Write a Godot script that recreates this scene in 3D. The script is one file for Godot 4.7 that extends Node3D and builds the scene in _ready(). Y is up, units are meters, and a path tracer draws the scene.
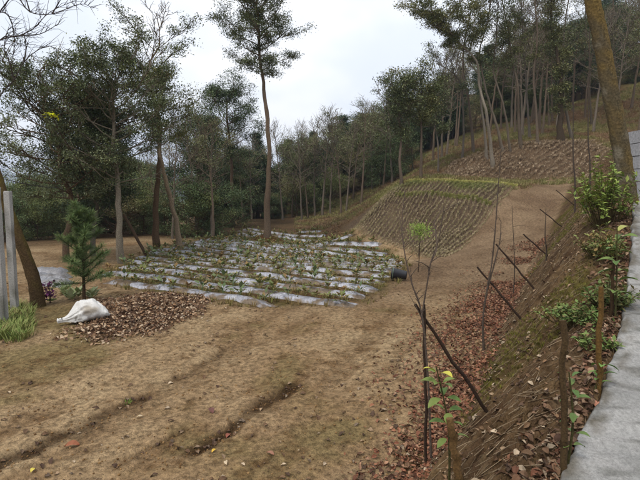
extends Node3D

# ---------------------------------------------------------------- small mesh collector
class MB:
	var v := PackedVector3Array()
	var n := PackedVector3Array()
	var c := PackedColorArray()
	var i := PackedInt32Array()
	var smooth := false
	func quad_leaf(p: Vector3, dir: Vector3, side: Vector3, up: Vector3, l: float, w: float, col: Color) -> void:
		var b := v.size()
		v.push_back(p)
		v.push_back(p + dir * (l * 0.45) + side * (w * 0.5) + up * (w * 0.18))
		v.push_back(p + dir * l)
		v.push_back(p + dir * (l * 0.45) - side * (w * 0.5) + up * (w * 0.18))
		c.push_back(col); c.push_back(col); c.push_back(col); c.push_back(col)
		i.push_back(b); i.push_back(b + 1); i.push_back(b + 2)
		i.push_back(b); i.push_back(b + 2); i.push_back(b + 3)
	func blade(p: Vector3, tip: Vector3, side: Vector3, w: float, col: Color) -> void:
		var b := v.size()
		var m := p.lerp(tip, 0.55) + Vector3(0, p.distance_to(tip) * 0.12, 0)
		v.push_back(p - side * w * 0.5)
		v.push_back(p + side * w * 0.5)
		v.push_back(m + side * w * 0.35)
		v.push_back(m - side * w * 0.35)
		v.push_back(tip)
		for k in 5: c.push_back(col)
		for k in [0, 1, 2, 0, 2, 3, 3, 2, 4]: i.push_back(b + k)
	func tube(pts: Array, rad: Array, sides: int, col: Color, jitter := 0.0, seed_ := 0, cap := true) -> void:
		smooth = true
		var b := v.size()
		var np := pts.size()
		var ref := Vector3(0.31, 0.17, 0.93).normalized()
		var rng := RandomNumberGenerator.new()
		rng.seed = seed_ + 77
		for k in np:
			var p: Vector3 = pts[k]
			var t: Vector3 = ((pts[min(k + 1, np - 1)] as Vector3) - (pts[max(k - 1, 0)] as Vector3)).normalized()
			var a := t.cross(ref).normalized()
			var bb := t.cross(a)
			var r: float = rad[k]
			for s in sides:
				var an := TAU * s / sides
				var nn := a * cos(an) + bb * sin(an)
				var rr := r * (1.0 + jitter * rng.randf_range(-1, 1))
				v.push_back(p + nn * rr)
				n.push_back(nn)
				var q := 1.0 + jitter * rng.randf_range(-1.2, 1.2)
				c.push_back(Color(col.r * q, col.g * q, col.b * q))
		for k in np - 1:
			for s in sides:
				var s2 := (s + 1) % sides
				var q0 := b + k * sides + s
				var q1 := b + k * sides + s2
				var q2 := q0 + sides
				var q3 := q1 + sides
				i.push_back(q0); i.push_back(q2); i.push_back(q1)
				i.push_back(q1); i.push_back(q2); i.push_back(q3)
		if cap:
			for e in [0, np - 1]:
				var tb := v.size()
				var nn2: Vector3 = ((pts[1] as Vector3) - (pts[0] as Vector3)).normalized() * (-1.0 if e == 0 else 1.0)
				for s in sides:
					v.push_back(v[b + e * sides + s]); n.push_back(nn2); c.push_back(col * 1.1)
				for s in range(1, sides - 1):
					if e != 0:
						i.push_back(tb); i.push_back(tb + s + 1); i.push_back(tb + s)
					else:
						i.push_back(tb); i.push_back(tb + s); i.push_back(tb + s + 1)
	func mesh() -> ArrayMesh:
		var a := []
		a.resize(Mesh.ARRAY_MAX)
		a[Mesh.ARRAY_VERTEX] = v
		if smooth and n.size() == v.size(): a[Mesh.ARRAY_NORMAL] = n
		a[Mesh.ARRAY_COLOR] = c
		a[Mesh.ARRAY_INDEX] = i
		var m := ArrayMesh.new()
		m.add_surface_from_arrays(Mesh.PRIMITIVE_TRIANGLES, a)
		return m

# ---------------------------------------------------------------- globals
const F := 503.0
const EYE := Vector3(0, 2.3, 0)
var pitch := deg_to_rad(-5.7)
var noise := FastNoiseLite.new()
var noise2 := FastNoiseLite.new()
var used := {}
var M := {}
var tp_x := PackedFloat64Array()
var tp_d := PackedFloat64Array()
var tp_w := PackedFloat64Array()
var grid := PackedFloat32Array()
const GX0 := -90.0
const GD0 := -20.0
const GN := 361
const GS := 0.5

func C(r: float, g: float, b: float) -> Color:
	return Color(r / 255.0, g / 255.0, b / 255.0).srgb_to_linear()

func mixc(a: Color, b: Color, t: float) -> Color:
	return a.lerp(b, clampf(t, 0, 1))

func ss(a: float, b: float, x: float) -> float:
	var t := clampf((x - a) / (b - a), 0, 1)
	return t * t * (3 - 2 * t)

func ray(px: float, py: float) -> Vector3:
	return Basis(Vector3(1, 0, 0), pitch) * Vector3((px - 320.0) / F, -(py - 240.0) / F, -1.0)

func at(px: float, py: float, d: float) -> Vector3:
	var r := ray(px, py)
	return EYE + r * (d / -r.z)

func seen(p: Vector3) -> Vector2:
	var q := Basis(Vector3(1, 0, 0), pitch).inverse() * (p - EYE)
	return Vector2(320 + F * q.x / -q.z, 240 - F * q.y / -q.z)

func ground_at(px: float, py: float) -> Vector3:
	var r := ray(px, py)
	r /= -r.z
	var d := 1.6
	var last := d
	while d < 140.0:
		var p := EYE + r * d
		if p.y < H(p.x, d):
			var lo := last
			var hi := d
			for k in 12:
				var m := (lo + hi) * 0.5
				var q := EYE + r * m
				if q.y < H(q.x, m): hi = m
				else: lo = m
			var f := EYE + r * hi
			return Vector3(f.x, H(f.x, hi), f.z)
		last = d
		d *= 1.015
	return EYE + r * 140.0

# ---------------------------------------------------------------- naming and tagging
func numbered(called: String) -> String:
	var k: int = used.get(called, 0)
	used[called] = k + 1
	return called if k == 0 else "%s_%03d" % [called, k]

func tag(o: Node, label: String, category: String, group := "") -> Node:
	o.set_meta("label", label)
	o.set_meta("category", category)
	if group != "": o.set_meta("group", group)
	return o

func thing(called: String, where: Vector3, label: String, category: String, group := "") -> Node3D:
	var o := Node3D.new()
	o.name = numbered(called)
	add_child(o)
	o.position = where
	tag(o, label, category, group)
	return o

func inst(called: String, mesh: Mesh, mat: Material, parent: Node = self) -> MeshInstance3D:
	var o := MeshInstance3D.new()
	o.name = numbered(called) if parent == self else called
	o.mesh = mesh
	o.material_override = mat
	parent.add_child(o, true)
	return o

func struct_(called: String, mesh: Mesh, mat: Material) -> MeshInstance3D:
	var o := inst(called, mesh, mat)
	o.set_meta("kind", "structure")
	return o

func copy_of(o: Node3D, where: Vector3, turn: float, sc := 1.0) -> Node3D:
	var base: String = o.get_meta("base_name")
	var c: Node3D = o.duplicate()
	c.name = numbered(base)
	add_child(c)
	c.position = where
	c.rotation = Vector3(0, turn, 0)
	c.scale = Vector3(sc, sc, sc)
	return c

func many(called: String, mesh: Mesh, mat: Material, xf: Array, cols: Array, label: String, category: String, parent: Node = null) -> MultiMeshInstance3D:
	var mm := MultiMesh.new()
	mm.transform_format = MultiMesh.TRANSFORM_3D
	mm.use_colors = true
	mm.mesh = mesh
	mm.instance_count = xf.size()
	for k in xf.size():
		mm.set_instance_transform(k, xf[k])
		mm.set_instance_color(k, cols[k])
	var o := MultiMeshInstance3D.new()
	o.name = numbered(called) if parent == null else called
	o.multimesh = mm
	o.material_override = mat
	if parent == null:
		add_child(o)
		tag(o, label, category)
	else:
		parent.add_child(o, true)
	o.set_meta("kind", "stuff")
	return o

# ---------------------------------------------------------------- textures and materials
func grain(size: int, freq: float, oct: int, lo: float, hi: float, seed_: int, power := 1.0, gain := 0.62) -> ImageTexture:
	var f := FastNoiseLite.new()
	f.seed = seed_
	f.noise_type = FastNoiseLite.TYPE_SIMPLEX_SMOOTH
	f.frequency = freq
	f.fractal_octaves = oct
	f.fractal_gain = gain
	var im := f.get_seamless_image(size, size)
	im.convert(Image.FORMAT_L8)
	var data := im.get_data()
	var lut := PackedByteArray()
	lut.resize(256)
	for k in 256:
		lut[k] = int(clampf(lerpf(lo, hi, pow(k / 255.0, power)), 0, 1) * 255.0)
	for k in data.size(): data[k] = lut[data[k]]
	var out := Image.create_from_data(size, size, false, Image.FORMAT_L8, data)
	out.generate_mipmaps()
	return ImageTexture.create_from_image(out)

func mat(tex: Texture2D, scale: float, bump: Texture2D = null, bump_cm := 0.0, rough := 1.0, spec := 0.3, world := true) -> StandardMaterial3D:
	var m := StandardMaterial3D.new()
	m.vertex_color_use_as_albedo = true
	m.roughness = rough
	m.metallic_specular = spec
	if tex != null:
		m.albedo_texture = tex
		m.uv1_triplanar = true
		m.uv1_world_triplanar = world
		m.uv1_scale = Vector3(scale, scale, scale)
	if bump != null:
		m.heightmap_enabled = true
		m.heightmap_texture = bump
		m.heightmap_scale = bump_cm
	return m

func leafmat(rough := 0.6, back := 0.35) -> StandardMaterial3D:
	var m := StandardMaterial3D.new()
	m.vertex_color_use_as_albedo = true
	m.cull_mode = BaseMaterial3D.CULL_DISABLED
	m.roughness = rough
	m.metallic_specular = 0.3
	if back > 0.0:
		m.backlight_enabled = true
		m.backlight = Color(back, back, back * 0.7)
	return m

func make_materials() -> void:
	var g1 := grain(1024, 0.014, 8, 0.30, 1.0, 5, 0.8, 0.8)
	var g2 := grain(1024, 0.03, 7, 0.0, 1.0, 9, 1.0, 0.7)
	var g3 := grain(512, 0.02, 5, 0.5, 1.0, 21)
	M.soil = mat(g1, 0.62, g2, 3.2, 1.0, 0.15)
	M.concrete = mat(grain(1024, 0.02, 8, 0.40, 1.0, 31, 0.55, 0.9), 1.3, g2, 0.45, 0.95, 0.25)
	M.bark = mat(g3, 2.2, g2, 1.2, 1.0, 0.15)
	M.twig = mat(null, 1.0, null, 0.0, 1.0, 0.15)
	M.leaf = leafmat(0.55, 0.3)
	M.needle = leafmat(0.7, 0.2)
	M.litter = leafmat(0.75, 0.12)
	M.grass = leafmat(0.8, 0.3)
	M.film = mat(g3, 1.3, g2, 1.0, 0.33, 0.6)
	M.sack = mat(grain(512, 0.05, 4, 0.8, 1.0, 41), 1.5, g2, 0.25, 0.65, 0.4)
	M.pole = mat(g3, 6.0, g2, 0.3, 0.85, 0.25)
	M.black = mat(null, 1.0, null, 0.0, 0.45, 0.5)
	M.hills = mat(g1, 0.004, null, 0.0, 1.0, 0.0)

# ---------------------------------------------------------------- terrain
func tps_add(h: Array) -> void:
	pass

func U(r2: float) -> float:
	return 0.0 if r2 < 1e-9 else r2 * log(r2)

func build_terrain() -> void:
	# points known from where the ground shows: [px, py, distance]
	var pix := [
		[360, 236, 25.3], [400, 247, 20.6], [450, 257, 17.4],
		[380, 194, 24.6], [440, 194, 22.6], [490, 199, 21.4],
		[400, 180, 25.6], [450, 179, 24.8], [515, 183, 23.6],
		[474, 248, 16.6], [500, 215, 20.2], [520, 191, 23.0],
		[540, 187, 24.0], [545, 205, 21.5], [530, 235, 17.5], [495, 262, 14.6],
		[590, 178, 26.0], [590, 138, 31.5], [500, 181, 27.0], [500, 142, 31.5], [545, 138, 32.0],
		[430, 176, 29.0], [400, 180, 31.0], [430, 166, 36.0], [400, 172, 42.0],
		[470, 152, 40.0], [500, 131, 45.0], [560, 116, 46.0], [640, 95, 48.0], [640, 135, 36.0],
		[360, 205, 32.0], [345, 216, 34.0], [330, 226, 30.0], [300, 221, 36.0], [340, 205, 42.0], [370, 192, 40.0],
	]
	var w := [
		[-14, 2, 0], [-6, -3, 0], [0, 1, 0], [-3, 5, 0], [0.5, 5, 0], [-9, 9, 0], [-3, 10, 0], [1.5, 9, 0], [3.2, 11, 0.0],
		[-14, 14, 0], [-6, 15, 0], [0, 15, 0], [3, 15.5, 0], [-9, 22, 0.0], [-3, 22, 0], [1, 22, 0], [-5, 30, 0.05], [0, 29, 0.1], [-12, 30, -0.1],
		[-20, 24, -0.4], [-5, 40, 0.0], [-16, 42, -1.2], [-30, 40, -3], [-30, 15, -0.5], [-60, 60, -8], [-20, 70, -2],
		[0, 60, 1.6], [15, 60, 9], [30, 60, 14], [48, 60, 20], [50, 30, 14], [30, 25, 6.5], [22, 15, 3.6],
		[10, 8, 2.4], [8, 2, 1.5], [5, -4, 0.8], [14, 20, 2.9], [0, 100, 6], [40, 120, 26], [-60, 120, -10], [90, 80, 34], [6, 13, 0.12],
	]
	for p in pix:
		var q := at(p[0], p[1], p[2])
		w.append([q.x, p[2], q.y])
	var n := w.size()
	var m := n + 3
	var A := []
	for r in m:
		var row := PackedFloat64Array()
		row.resize(m + 1)
		A.append(row)
	for r in n:
		tp_x.push_back(w[r][0]); tp_d.push_back(w[r][1])
	for r in n:
		for c in n:
			var dx := tp_x[r] - tp_x[c]
			var dd := tp_d[r] - tp_d[c]
			A[r][c] = U(dx * dx + dd * dd) + (3.0 if r == c else 0.0)
		A[r][n] = 1.0; A[r][n + 1] = tp_x[r]; A[r][n + 2] = tp_d[r]
		A[n][r] = 1.0; A[n + 1][r] = tp_x[r]; A[n + 2][r] = tp_d[r]
		A[r][m] = w[r][2]
	for k in m:
		var best := k
		for r in range(k + 1, m):
			if absf(A[r][k]) > absf(A[best][k]): best = r
		var tmp = A[k]; A[k] = A[best]; A[best] = tmp
		var pk: PackedFloat64Array = A[k]
		for r in range(k + 1, m):
			var pr: PackedFloat64Array = A[r]
			var f := pr[k] / pk[k]
			if f == 0.0: continue
			for c in range(k, m + 1): pr[c] -= f * pk[c]
			A[r] = pr
	tp_w.resize(m)
	for k in range(m - 1, -1, -1):
		var s: float = A[k][m]
		for c in range(k + 1, m): s -= A[k][c] * tp_w[c]
		tp_w[k] = s / A[k][k]
	# evaluated once on a coarse grid (finer near), later read with linear interpolation
	grid.resize(GN * GN)
	var step := 2
	for jd in range(0, GN, step):
		for jx in range(0, GN, step):
			var x := GX0 + jx * GS
			var d := GD0 + jd * GS
			var s := tp_w[n] + tp_w[n + 1] * x + tp_w[n + 2] * d
			for k in n:
				var dx := x - tp_x[k]
				var dd := d - tp_d[k]
				var r2 := dx * dx + dd * dd
				if r2 > 1e-9: s += tp_w[k] * r2 * log(r2)
			grid[jd * GN + jx] = s
	for jd in range(0, GN, step):
		for jx in range(1, GN - 1, step):
			var k := jd * GN + jx
			var e := grid[k - 1] * 9 + grid[k + 1] * 9
			if jx > 2 and jx < GN - 3: grid[k] = (e - grid[k - 3] - grid[k + 3]) / 16.0
			else: grid[k] = e / 18.0
	for jd in range(1, GN - 1, step):
		for jx in GN:
			var k := jd * GN + jx
			var e := grid[k - GN] * 9 + grid[k + GN] * 9
			if jd > 2 and jd < GN - 3: grid[k] = (e - grid[k - 3 * GN] - grid[k + 3 * GN]) / 16.0
			else: grid[k] = e / 18.0

func base_h(x: float, d: float) -> float:
	var fx := clampf((x - GX0) / GS, 0.0, GN - 1.001)
	var fd := clampf((d - GD0) / GS, 0.0, GN - 1.001)
	var ix := int(fx)
	var id := int(fd)
	var tx := fx - ix
	var td := fd - id
	var k := id * GN + ix
	return lerpf(lerpf(grid[k], grid[k + 1], tx), lerpf(grid[k + GN], grid[k + GN + 1], tx), td)

func poly(tab: Array, d: float, col: int) -> float:
	var n := tab.size()
	if d <= tab[0][0]: return tab[0][col] + (d - tab[0][0]) * (tab[1][col] - tab[0][col]) / (tab[1][0] - tab[0][0])
	for k in n - 1:
		if d <= tab[k + 1][0]:
			return lerpf(tab[k][col], tab[k + 1][col], (d - tab[k][0]) / (tab[k + 1][0] - tab[k][0]))
	return tab[n - 1][col]

# distance, x of the bank's foot
var TOE := [[-6.0, -6.0], [0.0, -2.1], [2.0, -0.55], [4.0, 0.87], [6.1, 1.96], [8.9, 3.3], [11.6, 4.65], [14.0, 5.85], [16.0, 7.0], [20.0, 9.4], [24.5, 12.0], [30.0, 15.0]]
# distance, x of the road edge on top of the bank, its height
var KERB := [[-6.0, -5.6, 0.45], [0.0, -0.75, 0.72], [1.6, 0.55, 0.82], [2.4, 1.22, 0.90], [3.2, 1.90, 1.07], [4.5, 2.79, 1.32], [6.0, 3.74, 1.70], [8.0, 4.98, 2.22], [11.0, 6.7, 2.45], [16.0, 9.5, 2.85], [24.5, 14.0, 3.3], [30.0, 17.0, 3.6]]

var toe_tab := PackedFloat32Array()
var kx_tab := PackedFloat32Array()
var kh_tab := PackedFloat32Array()
func build_tabs() -> void:
	for k in 401:
		var d := -8.0 + k * 0.1
		toe_tab.push_back(poly(TOE, d, 1))
		kx_tab.push_back(poly(KERB, d, 1))
		kh_tab.push_back(poly(KERB, d, 2))
	for pass_ in 3:
		for t in [toe_tab, kx_tab, kh_tab]:
			var o: PackedFloat32Array = t
			for k in range(2, 399): o[k] = (o[k - 2] + o[k - 1] + o[k] + o[k + 1] + o[k + 2]) / 5.0
func tab(t: PackedFloat32Array, d: float) -> float:
	var f := clampf((d + 8.0) * 10.0, 0.0, 399.9)
	var k := int(f)
	return lerpf(t[k], t[k + 1], f - k)

func bank_t(x: float, d: float) -> float:
	if d > 29.0 or d < -7.9: return -1.0
	var tx := tab(toe_tab, d)
	return (x - tx) / (tab(kx_tab, d) - tx)

func in_poly(p: PackedVector2Array, x: float, d: float) -> bool:
	return Geometry2D.is_point_in_polygon(Vector2(x, d), p)

var mound_poly := PackedVector2Array()
var band_poly := PackedVector2Array()
var field_poly := PackedVector2Array()
var pile_c := Vector2.ZERO
var heap_c := Vector2(-2.6, 24.8)

func seg_d(x: float, d: float, ax: float, ad: float, bx: float, bd: float) -> float:
	var p := Vector2(x, d)
	var q := Geometry2D.get_closest_point_to_segment(p, Vector2(ax, ad), Vector2(bx, bd))
	return p.distance_to(q)

func inside_amt(p: PackedVector2Array, x: float, d: float, soft: float) -> float:
	# 0 outside, rising to 1 at "soft" metres inside
	if not in_poly(p, x, d): return 0.0
	var best := 1e9
	var q := Vector2(x, d)
	for k in p.size():
		best = minf(best, q.distance_to(Geometry2D.get_closest_point_to_segment(q, p[k], p[(k + 1) % p.size()])))
	return clampf(best / soft, 0, 1)

func pile_r(x: float, d: float) -> float:
	var e := Vector2((x - pile_c.x) / 1.0, (d - pile_c.y) / 1.45)
	if absf(e.x) > 2.0 or absf(e.y) > 2.0: return 9.0
	return e.length() + noise.get_noise_2d(x * 1.4 + 20.0, d * 1.4) * 0.55 + noise2.get_noise_2d(x * 5.0, d * 5.0) * 0.12

func tracks(x: float, d: float) -> float:
	# faint old wheel tracks and drag marks, drawn out along the way the carts go
	return noise2.get_noise_2d((x * 0.917 - d * 0.4) * 3.6, (x * 0.4 + d * 0.917) * 0.4 + 7.0)

func rut(x: float, d: float) -> float:
	if d > 9.0 or d < 1.0 or x > 1.5: return 0.0
	var wob := noise.get_noise_2d(x * 1.3, d * 1.3) * 0.22
	var a := seg_d(x + wob, d, -2.75, 4.0, -2.02, 5.5)
	var b := seg_d(x + wob, d, -1.12, 4.3, -0.30, 5.85)
	var e := seg_d(x - wob, d, -1.9, 6.0, -1.2, 7.4)
	var g := seg_d(x + wob, d, -1.72, 4.1, -1.4, 4.75)
	var ww := 0.5 + 0.5 * noise2.get_noise_2d(x * 9, d * 9)
	var brk := ss(-0.25, 0.15, noise.get_noise_2d(x * 2.2 + 30.0, d * 2.2))
	var r := (1.0 - ss(0.02, 0.09 + 0.13 * ww, a)) * (0.65 + 0.35 * brk)
	r = maxf(r, (1.0 - ss(0.02, 0.08 + 0.20 * ww, b)) * (0.5 + 0.5 * brk))
	r = maxf(r, (1.0 - ss(0.0, 0.18 * ww, e)) * 0.5)
	r = maxf(r, (1.0 - ss(0.0, 0.16 * ww, g)) * 0.6)
	return r

func ridge(u: float, sharp := 1.0) -> float:
	var s := 0.5 + 0.5 * sin(u * TAU)
	return pow(s, sharp)

func bank_u(x: float, d: float) -> float:
	return (d * 0.90 - x * 0.43 + noise.get_noise_2d(x * 0.9, d * 0.9) * 0.12 + noise2.get_noise_2d(x * 3.0, d * 3.0) * 0.03) / 0.135

func mound_u(x: float, d: float) -> float:
	return (x * 0.78 - d * 0.62 + noise.get_noise_2d(x * 0.6, d * 0.6) * 0.22 + noise2.get_noise_2d(x * 1.6, d * 1.6) * 0.04) / 0.20

func band_u(x: float, d: float) -> float:
	return (x * 0.66 - d * 0.75 + noise.get_noise_2d(x * 0.5, d * 0.5) * 0.4 + noise2.get_noise_2d(x * 1.2, d * 1.2) * 0.06) / 0.32

func H(x: float, d: float) -> float:
	var b := base_h(x, d)
	var h := b
	var t := bank_t(x, d)
	if t > 0.0:
		var k := 1.0 - ss(20.0, 28.0, d)
		var kh := tab(kh_tab, d)
		var foot := base_h(tab(toe_tab, d), d)
		var f := 0.9 * ss(-0.15, 0.86, t) + 0.1 * ss(0.5, 1.0, t)
		f -= 0.9 * ss(-0.15, 0.86, 0.0) * (1.0 - t) if t < 1.0 else 0.0
		var top := lerpf(foot, kh - 0.03, f)
		if t > 1.0:
			top = kh - 0.03 if d < 8.6 else lerpf(kh - 0.03, b, ss(1.0, 2.2, t))
			if d < 8.6: top -= 0.25
		h = lerpf(b, top, k)
		var st := ss(0.02, 0.2, t) * (1.0 - ss(0.76, 0.9, t)) * k
		if st > 0.0:
			h += st * (ridge(bank_u(x, d), 1.3) - 0.4) * 0.075 * (1.0 + 0.6 * noise2.get_noise_2d(x * 2.0, d * 2.0))
			h += st * noise2.get_noise_2d(x * 5.0, d * 5.0) * 0.06
		h += ss(0.5, 0.8, t) * (1.0 - ss(0.93, 1.0, t)) * noise2.get_noise_2d(x * 4.0, d * 4.0) * 0.05
	elif d < 9.5:
		h -= 0.045 * rut(x, d) * (0.7 + 0.5 * noise2.get_noise_2d(x * 20, d * 20))
	if t < 0.0 or d > 20.0:
		if d > 15.0 and d < 27.5 and x > 0.5 and x < 11.0:
			var ma := inside_amt(mound_poly, x, d, 0.5)
			if ma > 0.0:
				h += ma * (ridge(mound_u(x, d), 1.2) - 0.35) * 0.16 * clampf(0.85 + 1.5 * noise2.get_noise_2d(x * 1.5, d * 1.5), 0.1, 1.6)
		if d > 25.0 and d < 36.0 and x > 4.0:
			var ba := inside_amt(band_poly, x, d, 0.8)
			if ba > 0.0:
				h += ba * (ridge(band_u(x, d), 1.3) - 0.35) * 0.27 * clampf(0.85 + 1.6 * noise2.get_noise_2d(x * 1.2, d * 1.2), 0.1, 1.7)
	# fine unevenness of trodden soil
	h += noise.get_noise_2d(x * 1.1 + 50.0, d * 1.1) * 0.045 + noise2.get_noise_2d(x * 3.2, d * 3.2) * 0.016
	if d < 14.0 and t < 0.0: h -= 0.022 * ss(0.0, 0.4, tracks(x, d))
	if d < 16.0: h += noise2.get_noise_2d(x * 11.0 + 9.0, d * 11.0) * 0.006
	if d > 24.0: h += noise.get_noise_2d(x * 0.35, d * 0.35) * 0.25 * ss(24, 34, d)
	# leaf pile and soil heap
	var pd := pile_r(x, d)
	if pd < 1.3: h += 0.17 * (1.0 - ss(0.0, 1.15, pd)) * (1.0 + 0.4 * noise2.get_noise_2d(x * 4, d * 4))
	var hd := Vector2((x - heap_c.x) / 1.5, (d - heap_c.y) / 0.9).length()
	if hd < 1.2: h += 0.42 * (1.0 - ss(0.0, 1.1, hd))
	return h

func ground_color(x: float, d: float) -> Color:
	var n1 := noise.get_noise_2d(x * 0.8 + 11.0, d * 0.8)
	var n2 := noise2.get_noise_2d(x * 2.6, d * 2.6 + 5.0)
	var n3 := noise2.get_noise_2d(x * 9.0 + 3.0, d * 9.0)
	var tan_ := C(220, 190, 148)
	var c := mixc(tan_, C(182, 148, 110), 0.5 + n1 * 0.9 + n2 * 0.6)
	# moss film on the yard, thicker on its west side
	var moss := ss(0.15, 0.6, n1 * 0.8 + n2 * 0.45 + ss(0.5, -5.0, x) * 0.35 - 0.05) * (1.0 - ss(9.0, 12.0, d))
	c = mixc(c, C(158, 148, 98), moss * 0.5)
	c = mixc(c, C(112, 84, 54), ss(0.16, 0.5, n3 * 0.7 + n2 * 0.35) * 0.6)
	if d < 14.0: c = mixc(c, C(134, 102, 70), ss(0.02, 0.4, tracks(x, d) + n3 * 0.4) * 0.45)
	var r := rut(x, d)
	c = mixc(c, C(74, 54, 36), r * 0.9)
	# bare orange track climbing beside the bank
	var tx := tab(toe_tab, clampf(d, -8, 30))
	var tr := ss(8.0, 14.0, d) * (1.0 - ss(1.6, 3.4, absf(x - (tx - 2.0)))) * (1.0 - ss(24.0, 28.0, d))
	c = mixc(c, mixc(C(178, 150, 120), C(150, 124, 98), 0.5 + n1 + n2 * 0.8), tr * 0.9)
	if d > 8.0:
		var fa := inside_amt(field_poly, x, d, 0.5)
		if fa > 0.0: c = mixc(c, mixc(C(128, 102, 70), C(116, 112, 66), 0.5 + n2 * 1.2 + n1), fa)
	var t := bank_t(x, d)
	if t > 0.0 and d < 29.0:
		var k := ss(0.0, 0.15, t)
		var bc := mixc(C(144, 118, 86), C(98, 76, 58), 0.5 + n2 * 0.9 + n3 * 0.5)
		bc = mixc(bc, C(112, 108, 48), ss(0.1, 0.5, n1 + n3 * 0.5 + 0.06) * 0.75)
		bc = mixc(bc, C(154, 130, 100), ss(0.15, 0.5, n3) * 0.4)
		c = mixc(c, bc, k)
	# forest floor and hill
	var far := ss(21.0, 27.0, d + absf(minf(x + 9.0, 0.0)) * 1.2)
	if far > 0.0 and tr < 1.0:
		var fc := mixc(C(140, 114, 86), C(112, 94, 70), 0.5 + n1 * 1.2 + n2 * 0.6)
		var meadow := ss(2.0, 4.5, base_h(x, d) - 1.2 + n1) * ss(24.0, 30.0, d)
		fc = mixc(fc, mixc(C(142, 134, 86), C(138, 110, 82), 0.5 + n2 * 0.8 + n1 * 1.1), meadow)
		var ina := inside_amt(field_poly, x, d, 0.5)
		c = mixc(c, fc, far * (1.0 - ina) * (1.0 - tr * 0.9))
	if d > 15.0 and d < 27.5 and x > 0.5 and x < 11.0:
		var ma := inside_amt(mound_poly, x, d, 0.4)
		if ma > 0.0:
			var mc := mixc(C(116, 98, 84), C(138, 118, 94), 0.5 + n3 * 1.3 + n1 * 0.6)
			mc = mixc(mc, C(118, 120, 66), ss(0.0, 0.4, n1 * 0.35 + n2 * 0.2 + (base_h(x, d) - 2.2) * 0.8) * 0.8)
			c = mixc(c, mc, ma)
	if d > 25.0 and d < 36.0 and x > 4.0:
		var ba := inside_amt(band_poly, x, d, 0.8)
		if ba > 0.0:
			c = mixc(c, mixc(C(130, 106, 84), C(150, 126, 100), 0.5 + n3 * 1.3 + n2 * 0.6), ba)
	var pd := pile_r(x, d)
	c = mixc(c, C(112, 84, 66), 1.0 - ss(0.75, 1.1, pd + n2 * 0.2))
	var hd := Vector2((x - heap_c.x) / 1.5, (d - heap_c.y) / 0.9).length()
	c = mixc(c, C(118, 84, 54), 1.0 - ss(0.8, 1.2, hd + n2 * 0.2))
	return c

func world_poly(px: Array) -> PackedVector2Array:
	var out := PackedVector2Array()
	for p in px:
		var g := ground_at(p[0], p[1])
		out.push_back(Vector2(g.x, -g.z))
	return out

func build_ground() -> void:
	var ang := []
	var a := -41.0
	while a <= 41.001:
		ang.append(deg_to_rad(a)); a += 82.0 / 560.0
	for k in range(1, 56): ang.append(deg_to_rad(41.0 + k * (278.0 / 56.0)))
	var dist := []
	var r := 0.9
	while r < 60.0:
		dist.append(r); r *= 1.0 + (0.02 if r < 2.2 else 0.006 if r < 8.0 else 0.0105 if r < 16.0 else (0.0048 if r < 36.0 else 0.0125))
	while r < 420.0:
		dist.append(r); r *= 1.06
	var na := ang.size()
	var nr := dist.size()
	var v := PackedVector3Array()
	var c := PackedColorArray()
	var idx := PackedInt32Array()
	v.push_back(Vector3(0, H(0, 0), 0)); c.push_back(ground_color(0, 0))
	for j in nr:
		var rr: float = dist[j]
		for k in na:
			var x: float = rr * sin(ang[k])
			var d: float = rr * cos(ang[k])
			v.push_back(Vector3(x, H(x, d), -d))
			c.push_back(ground_color(x, d))
	for k in na:
		var k2 := (k + 1) % na
		idx.push_back(0); idx.push_back(1 + k); idx.push_back(1 + k2)
	for j in nr - 1:
		for k in na:
			var k2 := (k + 1) % na
			var q0 := 1 + j * na + k
			var q1 := 1 + j * na + k2
			idx.push_back(q0); idx.push_back(q0 + na); idx.push_back(q1)
			idx.push_back(q1); idx.push_back(q0 + na); idx.push_back(q1 + na)
	struct_("ground", shaded(v, c, idx), M.soil)

func shaded(v: PackedVector3Array, c: PackedColorArray, idx: PackedInt32Array) -> ArrayMesh:
	var arr := []
	arr.resize(Mesh.ARRAY_MAX)
	arr[Mesh.ARRAY_VERTEX] = v
	arr[Mesh.ARRAY_COLOR] = c
	arr[Mesh.ARRAY_INDEX] = idx
	var am := ArrayMesh.new()
	am.add_surface_from_arrays(Mesh.PRIMITIVE_TRIANGLES, arr)
	var st := SurfaceTool.new()
	st.create_from(am, 0)
	st.generate_normals()
	return st.commit()

# ---------------------------------------------------------------- trees
func smooth_path(p: Array, per := 4) -> Array:
	var out := []
	var n := p.size()
	for k in n - 1:
		var p0: Vector3 = p[max(k - 1, 0)]
		var p1: Vector3 = p[k]
		var p2: Vector3 = p[k + 1]
		var p3: Vector3 = p[min(k + 2, n - 1)]
		for s in per:
			out.append(p1.cubic_interpolate(p2, p0, p3, float(s) / per))
	out.append(p[n - 1])
	return out

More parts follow.
